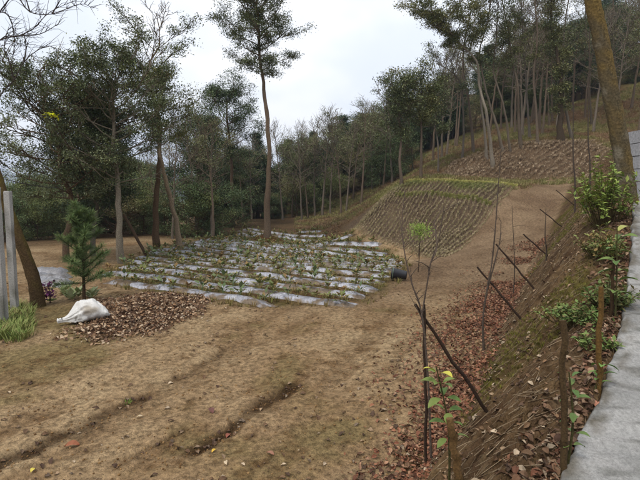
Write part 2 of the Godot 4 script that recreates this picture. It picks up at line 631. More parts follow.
func clump(lv: MB, rng: RandomNumberGenerator, p: Vector3, o: Dictionary, k: float) -> void:
	var n := int(o.clump_n * k * 1.6)
	var r: float = o.clump_r
	var cols: Array = o.cols
	var l: float = o.leaf * 0.96
	var wr: float = o.get("leaf_w", 0.5)
	var tone: Color = (cols[rng.randi() % cols.size()] as Color).lerp(cols[rng.randi() % cols.size()], rng.randf())
	tone = Color(tone.r * 1.12, tone.g * 1.14, tone.b * 1.08)
	for q in n:
		var off := Vector3(rng.randfn(), rng.randfn() * float(o.get("flat", 0.6)), rng.randfn()) * (r * 0.5)
		var dir := Vector3(rng.randf_range(-1, 1), rng.randf_range(-0.9, 0.5), rng.randf_range(-1, 1)).normalized()
		var up := Vector3(rng.randf_range(-0.7, 0.7), 1, rng.randf_range(-0.7, 0.7))
		var side := dir.cross(up).normalized()
		var j := rng.randf_range(0.7, 1.3)
		var s := rng.randf_range(0.7, 1.25)
		lv.quad_leaf(p + off, dir, side, side.cross(dir), l * s, l * s * wr, Color(tone.r * j, tone.g * j, tone.b * j * rng.randf_range(0.85, 1.1)))

# trunk: path from the foot up, in the tree's own axes; o: how it branches
func tree_meshes(trunk: Array, o: Dictionary, seed_: int) -> Array:
	var rng := RandomNumberGenerator.new()
	rng.seed = seed_
	var wood := MB.new()
	var lv := MB.new()
	var pts := smooth_path(trunk, 4)
	var n := pts.size()
	var r0: float = o.r
	var r1: float = o.get("r_top", r0 * 0.2)
	var rad := []
	var total := 0.0
	for k in range(1, n): total += (pts[k] as Vector3).distance_to(pts[k - 1])
	for k in n:
		var t := float(k) / (n - 1)
		rad.append(lerpf(r0, r1, pow(t, 0.85)) * (1.0 + 0.55 * pow(1.0 - t, 14.0)))
		if k > 0 and k < n - 1: pts[k] += Vector3(rng.randf_range(-1, 1), 0, rng.randf_range(-1, 1)) * r0 * 0.22
	var bark: Color = o.bark
	wood.tube(pts, rad, 9 if r0 > 0.06 else 6, bark, 0.12, seed_)
	var nb: int = o.branches
	var tmin: float = o.get("tmin", 0.4)
	var az := rng.randf() * TAU
	for bi in nb:
		var t := lerpf(tmin, 0.99, (bi + rng.randf()) / nb)
		var f := t * (n - 1)
		var k := int(f)
		var p: Vector3 = (pts[k] as Vector3).lerp(pts[min(k + 1, n - 1)], f - k)
		az += 2.4 + rng.randf_range(-0.5, 0.5)
		var shape := 1.0
		var tt := (t - tmin) / (1.0 - tmin)
		match String(o.get("shape", "round")):
			"cone": shape = 1.05 - 0.95 * tt
			"round": shape = 0.35 + 1.0 * sin(PI * clampf(0.12 + tt * 0.8, 0, 1)) * 0.75
			"top": shape = 0.45 + 0.55 * tt
		var L: float = o.len * shape * rng.randf_range(0.7, 1.2)
		var el := deg_to_rad(lerpf(o.get("el0", 25.0), o.get("el1", 60.0), tt) + rng.randf_range(-12, 12))
		var dir := Vector3(cos(az) * cos(el), sin(el), sin(az) * cos(el))
		if o.has("lean"): dir = (dir + (o.lean as Vector3) * rng.randf_range(0.5, 1.0)).normalized()
		var bp := [p]
		var br := [minf(rad[k] * 0.5, L * 0.014 + 0.006)]
		var q := p
		var segs := 5
		for s in segs:
			q += dir * (L / segs)
			bp.append(q)
			br.append(lerpf(br[0], 0.006, float(s + 1) / segs))
			dir = (dir + Vector3(rng.randf_range(-0.35, 0.35), rng.randf_range(-0.12, 0.26) + float(o.get("curl", 0.0)), rng.randf_range(-0.35, 0.35))).normalized()
		wood.tube(bp, br, 5, bark, 0.08, seed_ + bi, false)
		var leafy: bool = rng.randf() >= float(o.get("bare", 0.0))
		var ns: int = o.get("subs", 5)
		for si in ns:
			var st := lerpf(0.3, 1.0, (si + rng.randf()) / ns)
			var sf := st * segs
			var sk := mini(int(sf), segs - 1)
			var sp: Vector3 = (bp[sk] as Vector3).lerp(bp[sk + 1], sf - sk)
			var along: Vector3 = ((bp[sk + 1] as Vector3) - (bp[sk] as Vector3)).normalized()
			var sd := (along * 0.8 + Vector3(rng.randf_range(-1, 1), rng.randf_range(-0.35, 0.8), rng.randf_range(-1, 1))).normalized()
			var sl := L * rng.randf_range(0.22, 0.5)
			var mid := sp + sd * sl * 0.5 + Vector3(0, rng.randf_range(-0.04, 0.08) * sl, 0)
			var tip := mid + (sd + Vector3(rng.randf_range(-0.3, 0.3), rng.randf_range(-0.1, 0.4), rng.randf_range(-0.3, 0.3))).normalized() * sl * 0.5
			wood.tube([sp, mid, tip], [0.012 + L * 0.003, 0.008 + L * 0.001, 0.004], 3, bark, 0.0, 0, false)
			for w in int(o.get("twigs", 2)):
				var wb := sp.lerp(tip, rng.randf_range(0.35, 1.0))
				var wd := (sd + Vector3(rng.randf_range(-1, 1), rng.randf_range(-0.4, 0.9), rng.randf_range(-1, 1))).normalized()
				var wt := wb + wd * sl * rng.randf_range(0.3, 0.6)
				wood.tube([wb, wt], [0.007, 0.003], 3, bark, 0.0, 0, false)
				if leafy and rng.randf() < float(o.get("fill", 0.6)): clump(lv, rng, wt, o, 0.8)
			if leafy:
				clump(lv, rng, tip, o, 1.0)
				if rng.randf() < float(o.get("fill", 0.6)) * 0.5: clump(lv, rng, mid, o, 0.7)
	return [wood.mesh(), lv.mesh() if lv.v.size() > 0 else null, lv.i.size() / 3]

var tri_total := 0
func tree(called: String, where: Vector3, trunk: Array, o: Dictionary, seed_: int, label: String, group := "") -> Node3D:
	var m := tree_meshes(trunk, o, seed_)
	tri_total += int(m[2])
	var t := thing(called, where, label, "tree", group)
	t.set_meta("base_name", called)
	inst("trunk", m[0], M.bark, t)
	if m[1] != null:
		inst("crown", m[1], o.get("mat", M.leaf), t)
	return t

# a tree whose trunk is traced: pixel points, the first is the foot on the ground
func traced(called: String, px: Array, o: Dictionary, seed_: int, label: String, group := "") -> Node3D:
	var g := ground_at(px[0][0], px[0][1])
	var d := -g.z
	var rng := RandomNumberGenerator.new()
	rng.seed = seed_
	var tr := [Vector3(0, -0.12, 0)]
	for k in range(1, px.size()):
		var q := at(px[k][0], px[k][1], d)
		tr.append(q - g + Vector3(0, 0, rng.randf_range(-0.15, 0.15) * k))
	return tree(called, g, tr, o, seed_, label, group)

func straight(h: float, lean: float, rng: RandomNumberGenerator) -> Array:
	var out := [Vector3(0, -0.15, 0)]
	var dir := Vector3(rng.randf_range(-1, 1), 0, rng.randf_range(-1, 1)) * lean
	var p := Vector3.ZERO
	for k in 5:
		p += Vector3(0, h / 5, 0) + dir * h / 5
		dir += Vector3(rng.randf_range(-1, 1), 0, rng.randf_range(-1, 1)) * lean * 0.7
		out.append(p)
	return out

func tuft_mesh(rng: RandomNumberGenerator, n: int, h: float, spread: float, w: float) -> ArrayMesh:
	var mb := MB.new()
	for k in n:
		var az := rng.randf() * TAU
		var b := Vector3(cos(az), 0, sin(az)) * rng.randf() * spread * 0.35
		var hh := h * rng.randf_range(0.5, 1.0)
		var tip := b + Vector3(cos(az) * spread * rng.randf_range(0.3, 1.0), hh, sin(az) * spread * rng.randf_range(0.3, 1.0))
		var j := rng.randf_range(0.75, 1.25)
		mb.blade(b - Vector3(0, 0.02, 0), tip, Vector3(-sin(az), 0, cos(az)), w, Color(j, j, j))
	return mb.mesh()

func dead_leaf_mesh(rng: RandomNumberGenerator) -> ArrayMesh:
	# a curled dead leaf, one unit long
	var mb := MB.new()
	var rows := 4
	for r in rows + 1:
		var t := float(r) / rows
		var w := 0.27 * sin(PI * clampf(0.06 + t * 0.94, 0, 1)) + 0.01
		var y := 0.16 * sin(t * PI) * rng.randf_range(0.4, 1.4)
		mb.v.push_back(Vector3(t - 0.5, y + 0.10 * rng.randf(), -w))
		mb.v.push_back(Vector3(t - 0.5, y - 0.05, 0))
		mb.v.push_back(Vector3(t - 0.5, y + 0.13 * rng.randf(), w))
		for q in 3:
			var j := rng.randf_range(0.8, 1.15)
			mb.c.push_back(Color(j, j, j))
	for r in rows:
		for s in 2:
			var q0 := r * 3 + s
			for k in [q0, q0 + 1, q0 + 3, q0 + 1, q0 + 4, q0 + 3]: mb.i.push_back(k)
	return mb.mesh()

func lying(p: Vector3, rng: RandomNumberGenerator, size: float, tilt: float) -> Transform3D:
	var b := Basis.from_euler(Vector3(rng.randf_range(-tilt, tilt), rng.randf() * TAU, rng.randf_range(-tilt, tilt)))
	return Transform3D(b.scaled(Vector3(size, size, size)), p)

# ---------------------------------------------------------------- the scene
func _ready() -> void:
	noise.seed = 3
	noise.frequency = 0.35
	noise.fractal_octaves = 3
	noise2.seed = 8
	noise2.frequency = 0.35
	noise2.fractal_octaves = 4
	camera_and_sky()
	make_materials()
	build_terrain()
	build_tabs()
	var pc := ground_at(143, 311)
	pile_c = Vector2(pc.x, -pc.z)
	var hc := ground_at(267, 238)
	heap_c = Vector2(hc.x, -hc.z)
	mound_poly = world_poly([[340, 227], [362, 237], [402, 249], [446, 257], [474, 238], [500, 206], [516, 187], [490, 183], [450, 182], [404, 184], [385, 196]])
	band_poly = world_poly([[428, 176], [480, 178], [592, 176], [612, 150], [596, 140], [545, 140], [490, 150], [450, 163]])
	field_poly = world_poly([[102, 270], [114, 286], [180, 300], [250, 309], [372, 305], [400, 284], [412, 264], [398, 250], [350, 234], [320, 229], [245, 229], [195, 240], [140, 254]])
	print("pile ", pile_c, " heap ", heap_c, " field ", field_poly, " mound ", mound_poly)
	build_ground()
	print("ground ", Time.get_ticks_msec())
	build_road()
	build_field()
	print("field ", Time.get_ticks_msec())
	build_trees()
	print("trees ", Time.get_ticks_msec(), " tris ", tri_total)
	build_bank_plants()
	build_left_corner()
	build_small()
	print("small ", Time.get_ticks_msec())
	build_litter()
	print("litter ", Time.get_ticks_msec())

func camera_and_sky() -> void:
	var cam := Camera3D.new()
	cam.name = "camera"
	cam.fov = rad_to_deg(2.0 * atan(240.0 / F))
	cam.near = 0.05
	cam.far = 6000
	add_child(cam)
	cam.position = EYE
	cam.rotation = Vector3(pitch, 0, 0)
	cam.current = true
	# overcast: a soft layer of cloud, thinner and bluer in places
	var w := 1024
	var h := 512
	var im := Image.create(w, h, false, Image.FORMAT_RGBF)
	var f := FastNoiseLite.new()
	f.seed = 14
	f.frequency = 1.1
	f.fractal_octaves = 5
	for y in h:
		var el := PI * (0.5 - (y + 0.5) / h)
		for x in w:
			var azm := TAU * (x + 0.5) / w
			var dx := cos(el) * cos(azm)
			var dz := cos(el) * sin(azm)
			var dy := sin(el)
			var k := 1.0 / (0.35 + absf(dy))
			var q := f.get_noise_3d(dx * k * 1.2, dy * 1.5, dz * k * 1.2)
			var thick := ss(-0.35, 0.35, q)
			var c := Color(0.71, 0.76, 0.845).lerp(Color(0.91, 0.92, 0.94), thick)
			if dy < 0.0: c = Color(0.35, 0.33, 0.3)
			im.set_pixel(x, y, c)
	var sky := Sky.new()
	var pm := PanoramaSkyMaterial.new()
	pm.panorama = ImageTexture.create_from_image(im)
	sky.sky_material = pm
	var env := Environment.new()
	env.background_mode = Environment.BG_SKY
	env.sky = sky
	env.background_energy_multiplier = 1.12
	env.tonemap_mode = Environment.TONE_MAPPER_LINEAR
	env.tonemap_exposure = 1.29
	env.fog_enabled = true
	env.fog_density = 0.0005
	env.fog_light_color = Color(0.86, 0.91, 1.0)
	env.sdfgi_enabled = true
	env.ssao_enabled = true
	env.ssil_enabled = true
	var we := WorldEnvironment.new()
	we.name = "world_environment"
	we.environment = env
	add_child(we)
	var sun := DirectionalLight3D.new()
	sun.name = "sun"
	sun.light_energy = 0.5
	sun.light_angular_distance = 14.0
	sun.light_color = Color(1.0, 0.97, 0.92)
	sun.shadow_enabled = true
	add_child(sun)
	sun.rotation = Vector3(deg_to_rad(-58), deg_to_rad(-35), 0)

# ---------------------------------------------------------------- concrete road on top of the bank
func build_road() -> void:
	var v := PackedVector3Array()
	var c := PackedColorArray()
	var idx := PackedInt32Array()
	var rows := 0
	var d := -5.0
	var cols := 26
	while d <= 8.25:
		var kx := tab(kx_tab, d)
		var kh := tab(kh_tab, d)
		var ex := noise2.get_noise_2d(d * 6.0, 4.0) * 0.035 + noise2.get_noise_2d(d * 25.0, 8.0) * 0.012
		for k in cols:
			# underside, side, rounded arris, then the top with shallow broomed ribs
			var off := -0.02
			var y := kh - 0.5
			if k == 1: off = ex - 0.01; y = kh - 0.05
			elif k == 2: off = ex; y = kh - 0.012
			elif k >= 3:
				off = ex + 0.015 + 3.4 * pow((k - 3) / float(cols - 4), 1.6)
				y = kh + (k - 3) * 0.0
				y += noise2.get_noise_2d((kx + off) * 8.0, d * 8.0) * 0.006 + 0.006 * sin(d * 42.0 + noise.get_noise_2d(kx + off, d) * 3.0) * ss(0.02, 0.12, off)
			v.push_back(Vector3(kx + off, y, -d))
			var t := noise2.get_noise_2d((kx + off) * 3.0, d * 3.0)
			var cc := mixc(C(192, 190, 186), C(158, 157, 154), 0.5 + t * 1.1)
			cc = mixc(cc, C(100, 98, 90), ss(0.08, 0.36, noise2.get_noise_2d((kx + off) * 9.0 + 30.0, d * 14.0)) * 0.6)
			cc = mixc(cc, C(104, 94, 76), ss(0.0, 0.35, noise2.get_noise_2d(d * 9.0, off * 30.0 + 3.0) + 0.15) * (1.0 - ss(0.03, 0.16, off)) * 0.7)
			c.push_back(cc)
		rows += 1
		d += 0.03
	for j in rows - 1:
		for k in cols - 1:
			var q := j * cols + k
			idx.append_array(PackedInt32Array([q, q + cols, q + 1, q + 1, q + cols, q + cols + 1]))
	var e := (rows - 1) * cols
	for k in range(1, cols - 1): idx.append_array(PackedInt32Array([e, e + k + 1, e + k]))
	struct_("concrete_road", shaded(v, c, idx), M.concrete)
	# block wall standing where the road turns away
	var wall := thing("concrete_wall", at(633.5, 200, 8.7), "pale concrete wall end behind the leaning mossy trunk", "wall")
	var base := wall.position
	base.y = 2.0
	wall.position = base
	var top := at(633.5, 130, 8.7).y - base.y
	var n := 6
	for k in n:
		var hgt := top / n
		var bx := BoxMesh.new()
		bx.size = Vector3(1.9, hgt - 0.012, 0.35)
		var st := SurfaceTool.new()
		st.create_from(bx, 0)
		var bm := st.commit()
		var o := inst("wall_course", bm, M.concrete_plain if M.has("concrete_plain") else plain_concrete(), wall)
		o.position = Vector3(0.95 + 0.008 * (k % 2), hgt * (k + 0.5), -0.1)

func plain_concrete() -> StandardMaterial3D:
	var m := StandardMaterial3D.new()
	m.albedo_color = Color(0.72, 0.72, 0.73)
	m.albedo_texture = M.concrete.albedo_texture
	m.uv1_triplanar = true
	m.uv1_world_triplanar = true
	m.uv1_scale = Vector3(0.8, 0.8, 0.8)
	m.roughness = 0.95
	M.concrete_plain = m
	return m

# ---------------------------------------------------------------- the vegetable field
func veg_mesh(rng: RandomNumberGenerator, kind: int) -> ArrayMesh:
	var mb := MB.new()
	var n := [15, 12, 18, 9][kind] as int
	for k in n:
		var az := k * 2.4 + rng.randf_range(-0.4, 0.4)
		var el := rng.randf_range(0.5, 1.4)
		var l := rng.randf_range(0.10, 0.19) * ([1.0, 1.25, 0.9, 0.8][kind] as float)
		var dir := Vector3(cos(az) * cos(el), sin(el), sin(az) * cos(el))
		var p := Vector3(cos(az), 0, sin(az)) * 0.015 + Vector3(0, rng.randf_range(0.0, 0.10), 0)
		var side := Vector3(-sin(az), 0, cos(az))
		var up := side.cross(dir)
		var col := mixc(C(98, 110, 64), C(136, 132, 82), rng.randf())
		if kind == 1: col = mixc(C(84, 100, 66), C(112, 120, 82), rng.randf())
		if kind == 3 or rng.randf() < 0.24: col = mixc(C(132, 112, 70), C(120, 92, 62), rng.randf())
		# petiole, then two-fold blade that droops
		mb.blade(p, p + dir * l * 0.6, side, 0.012, col)
		var q := p + dir * l * 0.5
		var d2 := (dir + Vector3(0, -0.55, 0)).normalized()
		mb.quad_leaf(q, d2, side, side.cross(d2), l * 0.8, l * 0.45, col)
		if kind != 1:
			for s in [-1, 1]:
				var d3: Vector3 = (d2 + side * 0.9 * s).normalized()
				mb.quad_leaf(q, d3, d3.cross(Vector3.UP).normalized(), Vector3.UP, l * 0.55, l * 0.32, col)
	return mb.mesh()

func build_field() -> void:
	var rng := RandomNumberGenerator.new()
	rng.seed = 101
	var nrm := Vector2(0.5, 0.866)
	var dir := Vector2(0.866, -0.5)
	var rows := []
	var cc := 8.15
	while cc < 27.2:
		rows.append(cc)
		cc += 0.86
	var protos := []
	var vlabel := ["leafy olive green crop plant in the %s film row from the bare yard", "broad leaved green crop plant in the %s film row from the bare yard", "dense bushy crop plant in the %s film row from the bare yard", "withered brown crop plant in the %s film row from the bare yard"]
	var xf := []
	var xc := []
	var made := 0
	var ri := 0
	for c0 in rows:
		# where this row lies inside the field
		var lo := 1e9
		var hi := -1e9
		var s := -25.0
		while s < 25.0:
			var p: Vector2 = nrm * c0 + dir * s
			if in_poly(field_poly, p.x, p.y):
				lo = minf(lo, s); hi = maxf(hi, s)
			s += 0.1
		if hi - lo < 1.2: continue
		lo += rng.randf_range(-0.15, 0.4)
		hi -= rng.randf_range(-0.15, 0.4)
		# the film: a raised strip with wrinkles, torn and slack at its edges
		var v := PackedVector3Array()
		var c := PackedColorArray()
		var idx := PackedInt32Array()
		var nl := int((hi - lo) / 0.06)
		var nw := 13
		var origin2: Vector2 = nrm * c0 + dir * lo
		var origin := Vector3(origin2.x, H(origin2.x, origin2.y), -origin2.y)
		for j in nl + 1:
			var sl := lo + (hi - lo) * j / nl
			var wob := noise.get_noise_2d(sl * 0.8, c0 * 7.0) * 0.12
			for k in nw:
				var t := -1.0 + 2.0 * k / (nw - 1)
				var half := 0.195 + 0.045 * noise2.get_noise_2d(sl * 3.0, c0 * 5.0 + signf(t) * 40.0)
				var p: Vector2 = nrm * (c0 + wob + t * half) + dir * sl
				var endk := minf(ss(-0.03, 0.35, sl - lo), ss(-0.03, 0.35, hi - sl))
				var hump := (0.065 * (1.0 - pow(absf(t), 3.0)) + 0.03) * endk - 0.05
				hump += noise2.get_noise_2d(p.x * 4.0, p.y * 7.0) * 0.02 + noise2.get_noise_2d(p.x * 16.0, p.y * 16.0) * 0.014
				var y := base_h(p.x, p.y) + noise.get_noise_2d(p.x * 1.1 + 50.0, p.y * 1.1) * 0.045 + 0.03 + hump
				if k == 0 or k == nw - 1: y -= 0.05
				v.push_back(Vector3(p.x, y, -p.y) - origin)
				var dirt := noise2.get_noise_2d(p.x * 3.0 + 70.0, p.y * 3.0)
				var fc := mixc(C(224, 224, 234), C(200, 200, 212), 0.5 + dirt)
				fc = mixc(fc, C(138, 114, 84), ss(0.12, 0.32, dirt + noise2.get_noise_2d(p.x * 12, p.y * 12) * 0.3 + absf(t) * 0.10 + (1.0 - endk) * 0.5 - 0.0))
				c.push_back(fc)
		for j in nl:
			for k in nw - 1:
				var q := j * nw + k
				idx.append_array(PackedInt32Array([q, q + nw, q + 1, q + 1, q + nw, q + nw + 1]))
		var film := inst("mulch_film", shaded(v, c, idx), M.film)
		film.position = origin
		var nth: String = ["first", "second", "third", "fourth", "fifth", "sixth", "seventh", "eighth", "ninth", "tenth", "eleventh", "twelfth", "thirteenth", "fourteenth", "fifteenth", "sixteenth", "seventeenth", "eighteenth", "nineteenth", "twentieth", "twenty-first", "twenty-second", "twenty-third", "twenty-fourth"][ri]
		var lab := "pale plastic mulch film strip, " + nth + " crop row counted from the bare yard"
		tag(film, lab, "mulch film", "plastic mulch strips over the crop rows")
		# the crop
		var sp := lo + 0.2
		while sp < hi:
			var far_row := ri > 11
			var p: Vector2 = nrm * (c0 + noise.get_noise_2d(sp * 0.8, c0 * 7.0) * 0.12 + rng.randf_range(-0.1, 0.1)) + dir * (sp + rng.randf_range(-0.06, 0.06))
			var y := base_h(p.x, p.y) + 0.06
			var kind := rng.randi() % 3
			if rng.randf() < 0.12: kind = 3
			var spot := Vector3(p.x, y, -p.y)
			if protos.size() < 8:
				kind = protos.size() % 4
				var o := thing("crop_plant", spot, vlabel[kind] % nth, "crop plant", "crop plants in the film strips")
				o.set_meta("base_name", "crop_plant")
				inst("foliage", veg_mesh(rng, kind), M.leaf, o)
				protos.append(o)
			elif rng.randf() < 0.93 and made < 292:
				made += 1
				var src: Node3D = protos[kind + 4 * (rng.randi() % 2)]
				copy_of(src, spot, rng.randf() * TAU, rng.randf_range(0.75, 1.25)).set_meta("label", vlabel[kind] % nth)
			elif made >= 292:
				xf.append(Transform3D(Basis(Vector3.UP, rng.randf() * TAU).scaled(Vector3.ONE * rng.randf_range(0.8, 1.3)), spot))
				xc.append(Color(1, 1, 1))
			sp += (0.36 if not far_row else 0.5) * rng.randf_range(0.8, 1.2)
		ri += 1
	print("rows ", ri, " crop ", made, " rest ", xf.size())
	if xf.size() > 0:
		many("far_crop", veg_mesh(rng, 2), M.leaf, xf, xc, "mass of small crop plants at the far end of the field", "crop plants")
	# weeds and dry grass between the strips
	var tf := []
	var tc := []
	for k in 13000:
		var x := rng.randf_range(-8.5, 5.0)
		var d := rng.randf_range(9.0, 31.0)
		if not in_poly(field_poly, x, d): continue
		var q := fposmod((Vector2(x, d).dot(nrm) - 8.15) / 0.86, 1.0)
		if q > 0.36 and q < 0.64 or rng.randf() < 0.12:
			tf.append(Transform3D(Basis(Vector3.UP, rng.randf() * TAU).scaled(Vector3.ONE * rng.randf_range(0.6, 1.5)), Vector3(x, H(x, d) + 0.02, -d)))
			tc.append(mixc(mixc(C(112, 116, 58), C(150, 132, 88), rng.randf()), C(110, 84, 58), rng.randf() * 0.6))
	many("weeds", tuft_mesh(rng, 9, 0.085, 0.11, 0.012), M.grass, tf, tc, "low olive weeds and dry grass between the film strips", "weeds")

# ---------------------------------------------------------------- trees and forest
func build_trees() -> void:
	var rng := RandomNumberGenerator.new()
	rng.seed = 7
	var dark := [C(86, 94, 66), C(104, 110, 78), C(72, 82, 58), C(116, 120, 90)]
	var olive := [C(114, 114, 76), C(94, 100, 66), C(130, 126, 90), C(82, 90, 60)]
	var brownbark := C(128, 108, 88)
	var palebark := C(176, 164, 146)
	var greybark := C(142, 132, 120)
	# tall slender tree rising from the soil heap
	traced("tall_tree", [[267, 236], [268, 190], [269, 150], [266, 110], [262, 80], [258, 50], [259, 28], [258, 8]],
		{r = 0.14, r_top = 0.04, bark = C(146, 126, 106), branches = 30, tmin = 0.6, len = 1.85, shape = "round", el0 = 8.0, el1 = 50.0, subs = 7, twigs = 2, clump_n = 52, clump_r = 0.30, leaf = 0.085, leaf_w = 0.55, flat = 0.6, fill = 0.4, cols = dark},
		11, "tall slender tree with high sparse crown rising from the soil heap in the field")
	# the half-bare pair at the field's edge
	traced("broken_tree", [[156, 250], [157, 210], [158, 170], [156, 130], [151, 96], [150, 70], [153, 40], [148, 4]],
		{r = 0.12, r_top = 0.012, bark = C(126, 104, 82), branches = 22, tmin = 0.42, len = 1.45, shape = "round", el0 = 25.0, el1 = 50.0, subs = 6, twigs = 3, bare = 0.7, clump_n = 36, clump_r = 0.32, leaf = 0.085, fill = 0.4, cols = dark},
		12, "half bare tree with a straight brown trunk and twiggy top at the field edge")
	traced("mottled_tree", [[180, 250], [176, 225], [170, 200], [164, 172], [159, 150], [156, 128], [160, 108], [164, 92]],
		{r = 0.105, r_top = 0.03, bark = C(170, 150, 124), branches = 14, tmin = 0.55, len = 1.4, shape = "round", bare = 0.25, subs = 6, clump_n = 38, clump_r = 0.36, leaf = 0.09, fill = 0.6, cols = olive},
		13, "leaning tree with mottled pale bark beside the straight brown trunk")
	traced("spreading_tree", [[121, 263], [121, 240], [119, 205], [116, 175], [113, 145], [112, 118], [117, 100], [120, 84]],
		{r = 0.11, r_top = 0.025, bark = C(172, 160, 140), branches = 36, tmin = 0.36, len = 1.75, shape = "round", el0 = 5.0, el1 = 45.0, subs = 7, clump_n = 46, clump_r = 0.24, leaf = 0.075, fill = 0.45, cols = dark, bare = 0.12},
		14, "bushy tree with a pale trunk behind the leaf pile")
	traced("spreading_tree", [[66, 262], [66, 235], [70, 205], [64, 175], [60, 145], [52, 120], [48, 98]],
		{r = 0.10, r_top = 0.03, bark = brownbark, branches = 40, tmin = 0.34, len = 2.1, shape = "round", el0 = 0.0, el1 = 36.0, subs = 7, clump_n = 44, clump_r = 0.24, leaf = 0.075, fill = 0.42, bare = 0.12, cols = [C(96, 104, 76), C(80, 90, 66), C(118, 122, 96)]},
		15, "wide crowned tree behind the young pine")
	traced("spreading_tree", [[92, 256], [94, 225], [96, 195], [92, 168], [94, 142], [99, 122]],
		{r = 0.09, r_top = 0.03, bark = greybark, branches = 34, tmin = 0.2, len = 1.5, shape = "round", subs = 7, clump_n = 44, clump_r = 0.38, leaf = 0.09, fill = 0.8, cols = [C(62, 74, 52), C(76, 88, 60)]},
		16, "dense dark tree between the pale trunk and the wide crowned tree")
	# clumped dark crown next to the tall tree
	traced("evergreen_tree", [[233, 226], [232, 195], [231, 165], [229, 140], [228, 118], [227, 100]],
		{r = 0.13, r_top = 0.04, bark = C(132, 110, 92), branches = 26, tmin = 0.4, len = 2.1, shape = "round", el0 = 0.0, el1 = 45.0, subs = 7, clump_n = 44, clump_r = 0.42, leaf = 0.105, fill = 0.55, cols = [C(74, 88, 60), C(60, 74, 52), C(92, 104, 72)]},
		17, "dark evergreen with clumped crown beside the tall slender tree")
	traced("evergreen_tree", [[196, 232], [197, 205], [198, 175], [200, 150], [203, 134]],
		{r = 0.11, r_top = 0.03, bark = C(120, 100, 84), branches = 22, tmin = 0.3, len = 1.6, shape = "round", subs = 6, clump_n = 40, clump_r = 0.42, leaf = 0.10, fill = 0.5, cols = [C(84, 96, 64), C(68, 82, 58)]},
		18, "dark evergreen with full crown beside the mottled leaning tree")
	# dark thick bush under it
	var bush := tree("dark_bush", ground_at(212, 234), [Vector3(0, -0.1, 0), Vector3(0.05, 0.7, 0), Vector3(0.1, 1.4, 0), Vector3(0, 2.0, 0)],
		{r = 0.07, bark = brownbark, branches = 22, tmin = 0.15, len = 0.9, shape = "round", subs = 5, clump_n = 40, clump_r = 0.3, leaf = 0.09, cols = [C(40, 50, 40), C(50, 60, 44)]},
		19, "very dark bush between two evergreens at the field edge")
	bush.set_meta("category", "bush")
	# hillside trees with pale trunks
	var hill := [
		[[[493, 166], [490, 140], [484, 110], [480, 85], [476, 62], [462, 44], [446, 35], [428, 28]], 0.10, palebark, 0.5, "pale trunked hill tree whose top arches over the valley"],
		[[[503, 152], [497, 128], [490, 104], [485, 80], [482, 50], [490, 20], [492, -12]], 0.085, C(158, 144, 126), 0.55, "pale leaning hill tree next to the arching one"],
		[[[474, 152], [472, 125], [468, 100], [464, 72], [467, 40], [470, 5], [472, -20]], 0.085, C(138, 124, 110), 0.6, "grey trunked hill tree behind the arching tree"],
		[[[462, 158], [463, 135], [462, 110], [459, 85], [448, 72], [438, 62]], 0.07, greybark, 0.5, "thin bare hill tree with a crooked top"],
		[[[521, 147], [519, 118], [516, 88], [513, 60], [508, 30], [505, -10]], 0.10, C(134, 120, 104), 0.6, "grey brown hill tree above the ploughed rows"],
		[[[538, 144], [537, 110], [534, 75], [538, 40], [536, 0], [538, -25]], 0.08, C(146, 130, 114), 0.5, "slender hill tree above the ploughed rows"],
		[[[560, 142], [560, 105], [559, 70], [556, 35], [556, -5], [557, -40]], 0.19, C(112, 98, 82), 0.4, "thick dark trunk on the hill wrapped in climbing leaves"],
		[[[572, 138], [566, 112], [563, 90], [566, 50], [570, 10], [572, -30]], 0.09, C(160, 148, 132), 0.5, "pale hill trunk leaning against the thick dark trunk"],
		[[[592, 124], [590, 95], [588, 60], [584, 25], [584, -20]], 0.09, C(122, 110, 94), 0.5, "brown hill tree standing in the upper meadow"],
		[[[614, 118], [613, 85], [611, 45], [612, 0], [610, -30]], 0.10, C(130, 116, 100), 0.5, "grey hill tree behind the leaning mossy trunk"],
		[[[530, 138], [528, 105], [524, 66], [520, 20], [522, -15]], 0.08, greybark, 0.5, "thin grey hill tree with sparse leaves"],
		[[[438, 172], [438, 150], [436, 125], [432, 112], [428, 102]], 0.06, greybark, 0.4, "thin grey tree at the crest of the terraced mound"],
		[[[421, 178], [421, 150], [422, 125], [420, 104], [423, 92]], 0.07, C(138, 122, 106), 0.45, "small leafy tree behind the terraced mound"],
		[[[402, 184], [400, 160], [402, 135], [398, 112], [400, 98]], 0.08, C(140, 124, 108), 0.45, "leafy tree at the foot of the hill meadow"],
		[[[487, 158], [485, 130], [482, 100], [478, 78], [470, 60], [474, 30], [478, 0]], 0.075, C(168, 156, 140), 0.6, "second pale trunk rising close beside the arching hill tree"],
		[[[510, 150], [506, 122], [500, 96], [496, 70], [498, 36], [500, 0]], 0.07, C(148, 134, 118), 0.6, "thin pale trunk between the leaning and the grey brown hill trees"],
	]
	var k := 0
	for t in hill:
		var o := {r = t[1], r_top = 0.025, bark = t[2], branches = 18, tmin = t[3], len = 1.9, shape = "top", el0 = 15.0, el1 = 50.0, subs = 5, twigs = 2, bare = 0.52, clump_n = 26, clump_r = 0.34, leaf = 0.11, fill = 0.4, cols = olive if k % 2 == 0 else dark}
		if k == 0: o.merge({lean = Vector3(-0.7, 0.0, 0.0), len = 1.9, bare = 0.0, clump_n = 44, clump_r = 0.32, branches = 22, tmin = 0.68}, true)
		if k == 3: o.merge({bare = 0.95, branches = 12, len = 1.2}, true)
		if k == 6: o.merge({branches = 40, tmin = 0.1, len = 0.8, clump_n = 26, bare = 0.1}, true)
		if k == 2 or k == 4: o.merge({bare = 0.6}, true)
		if k > 10 and k < 14: o.merge({len = 1.4, clump_n = 34, bare = 0.1}, true)
		traced("hill_tree", t[0], o, 40 + k, t[4])
		k += 1
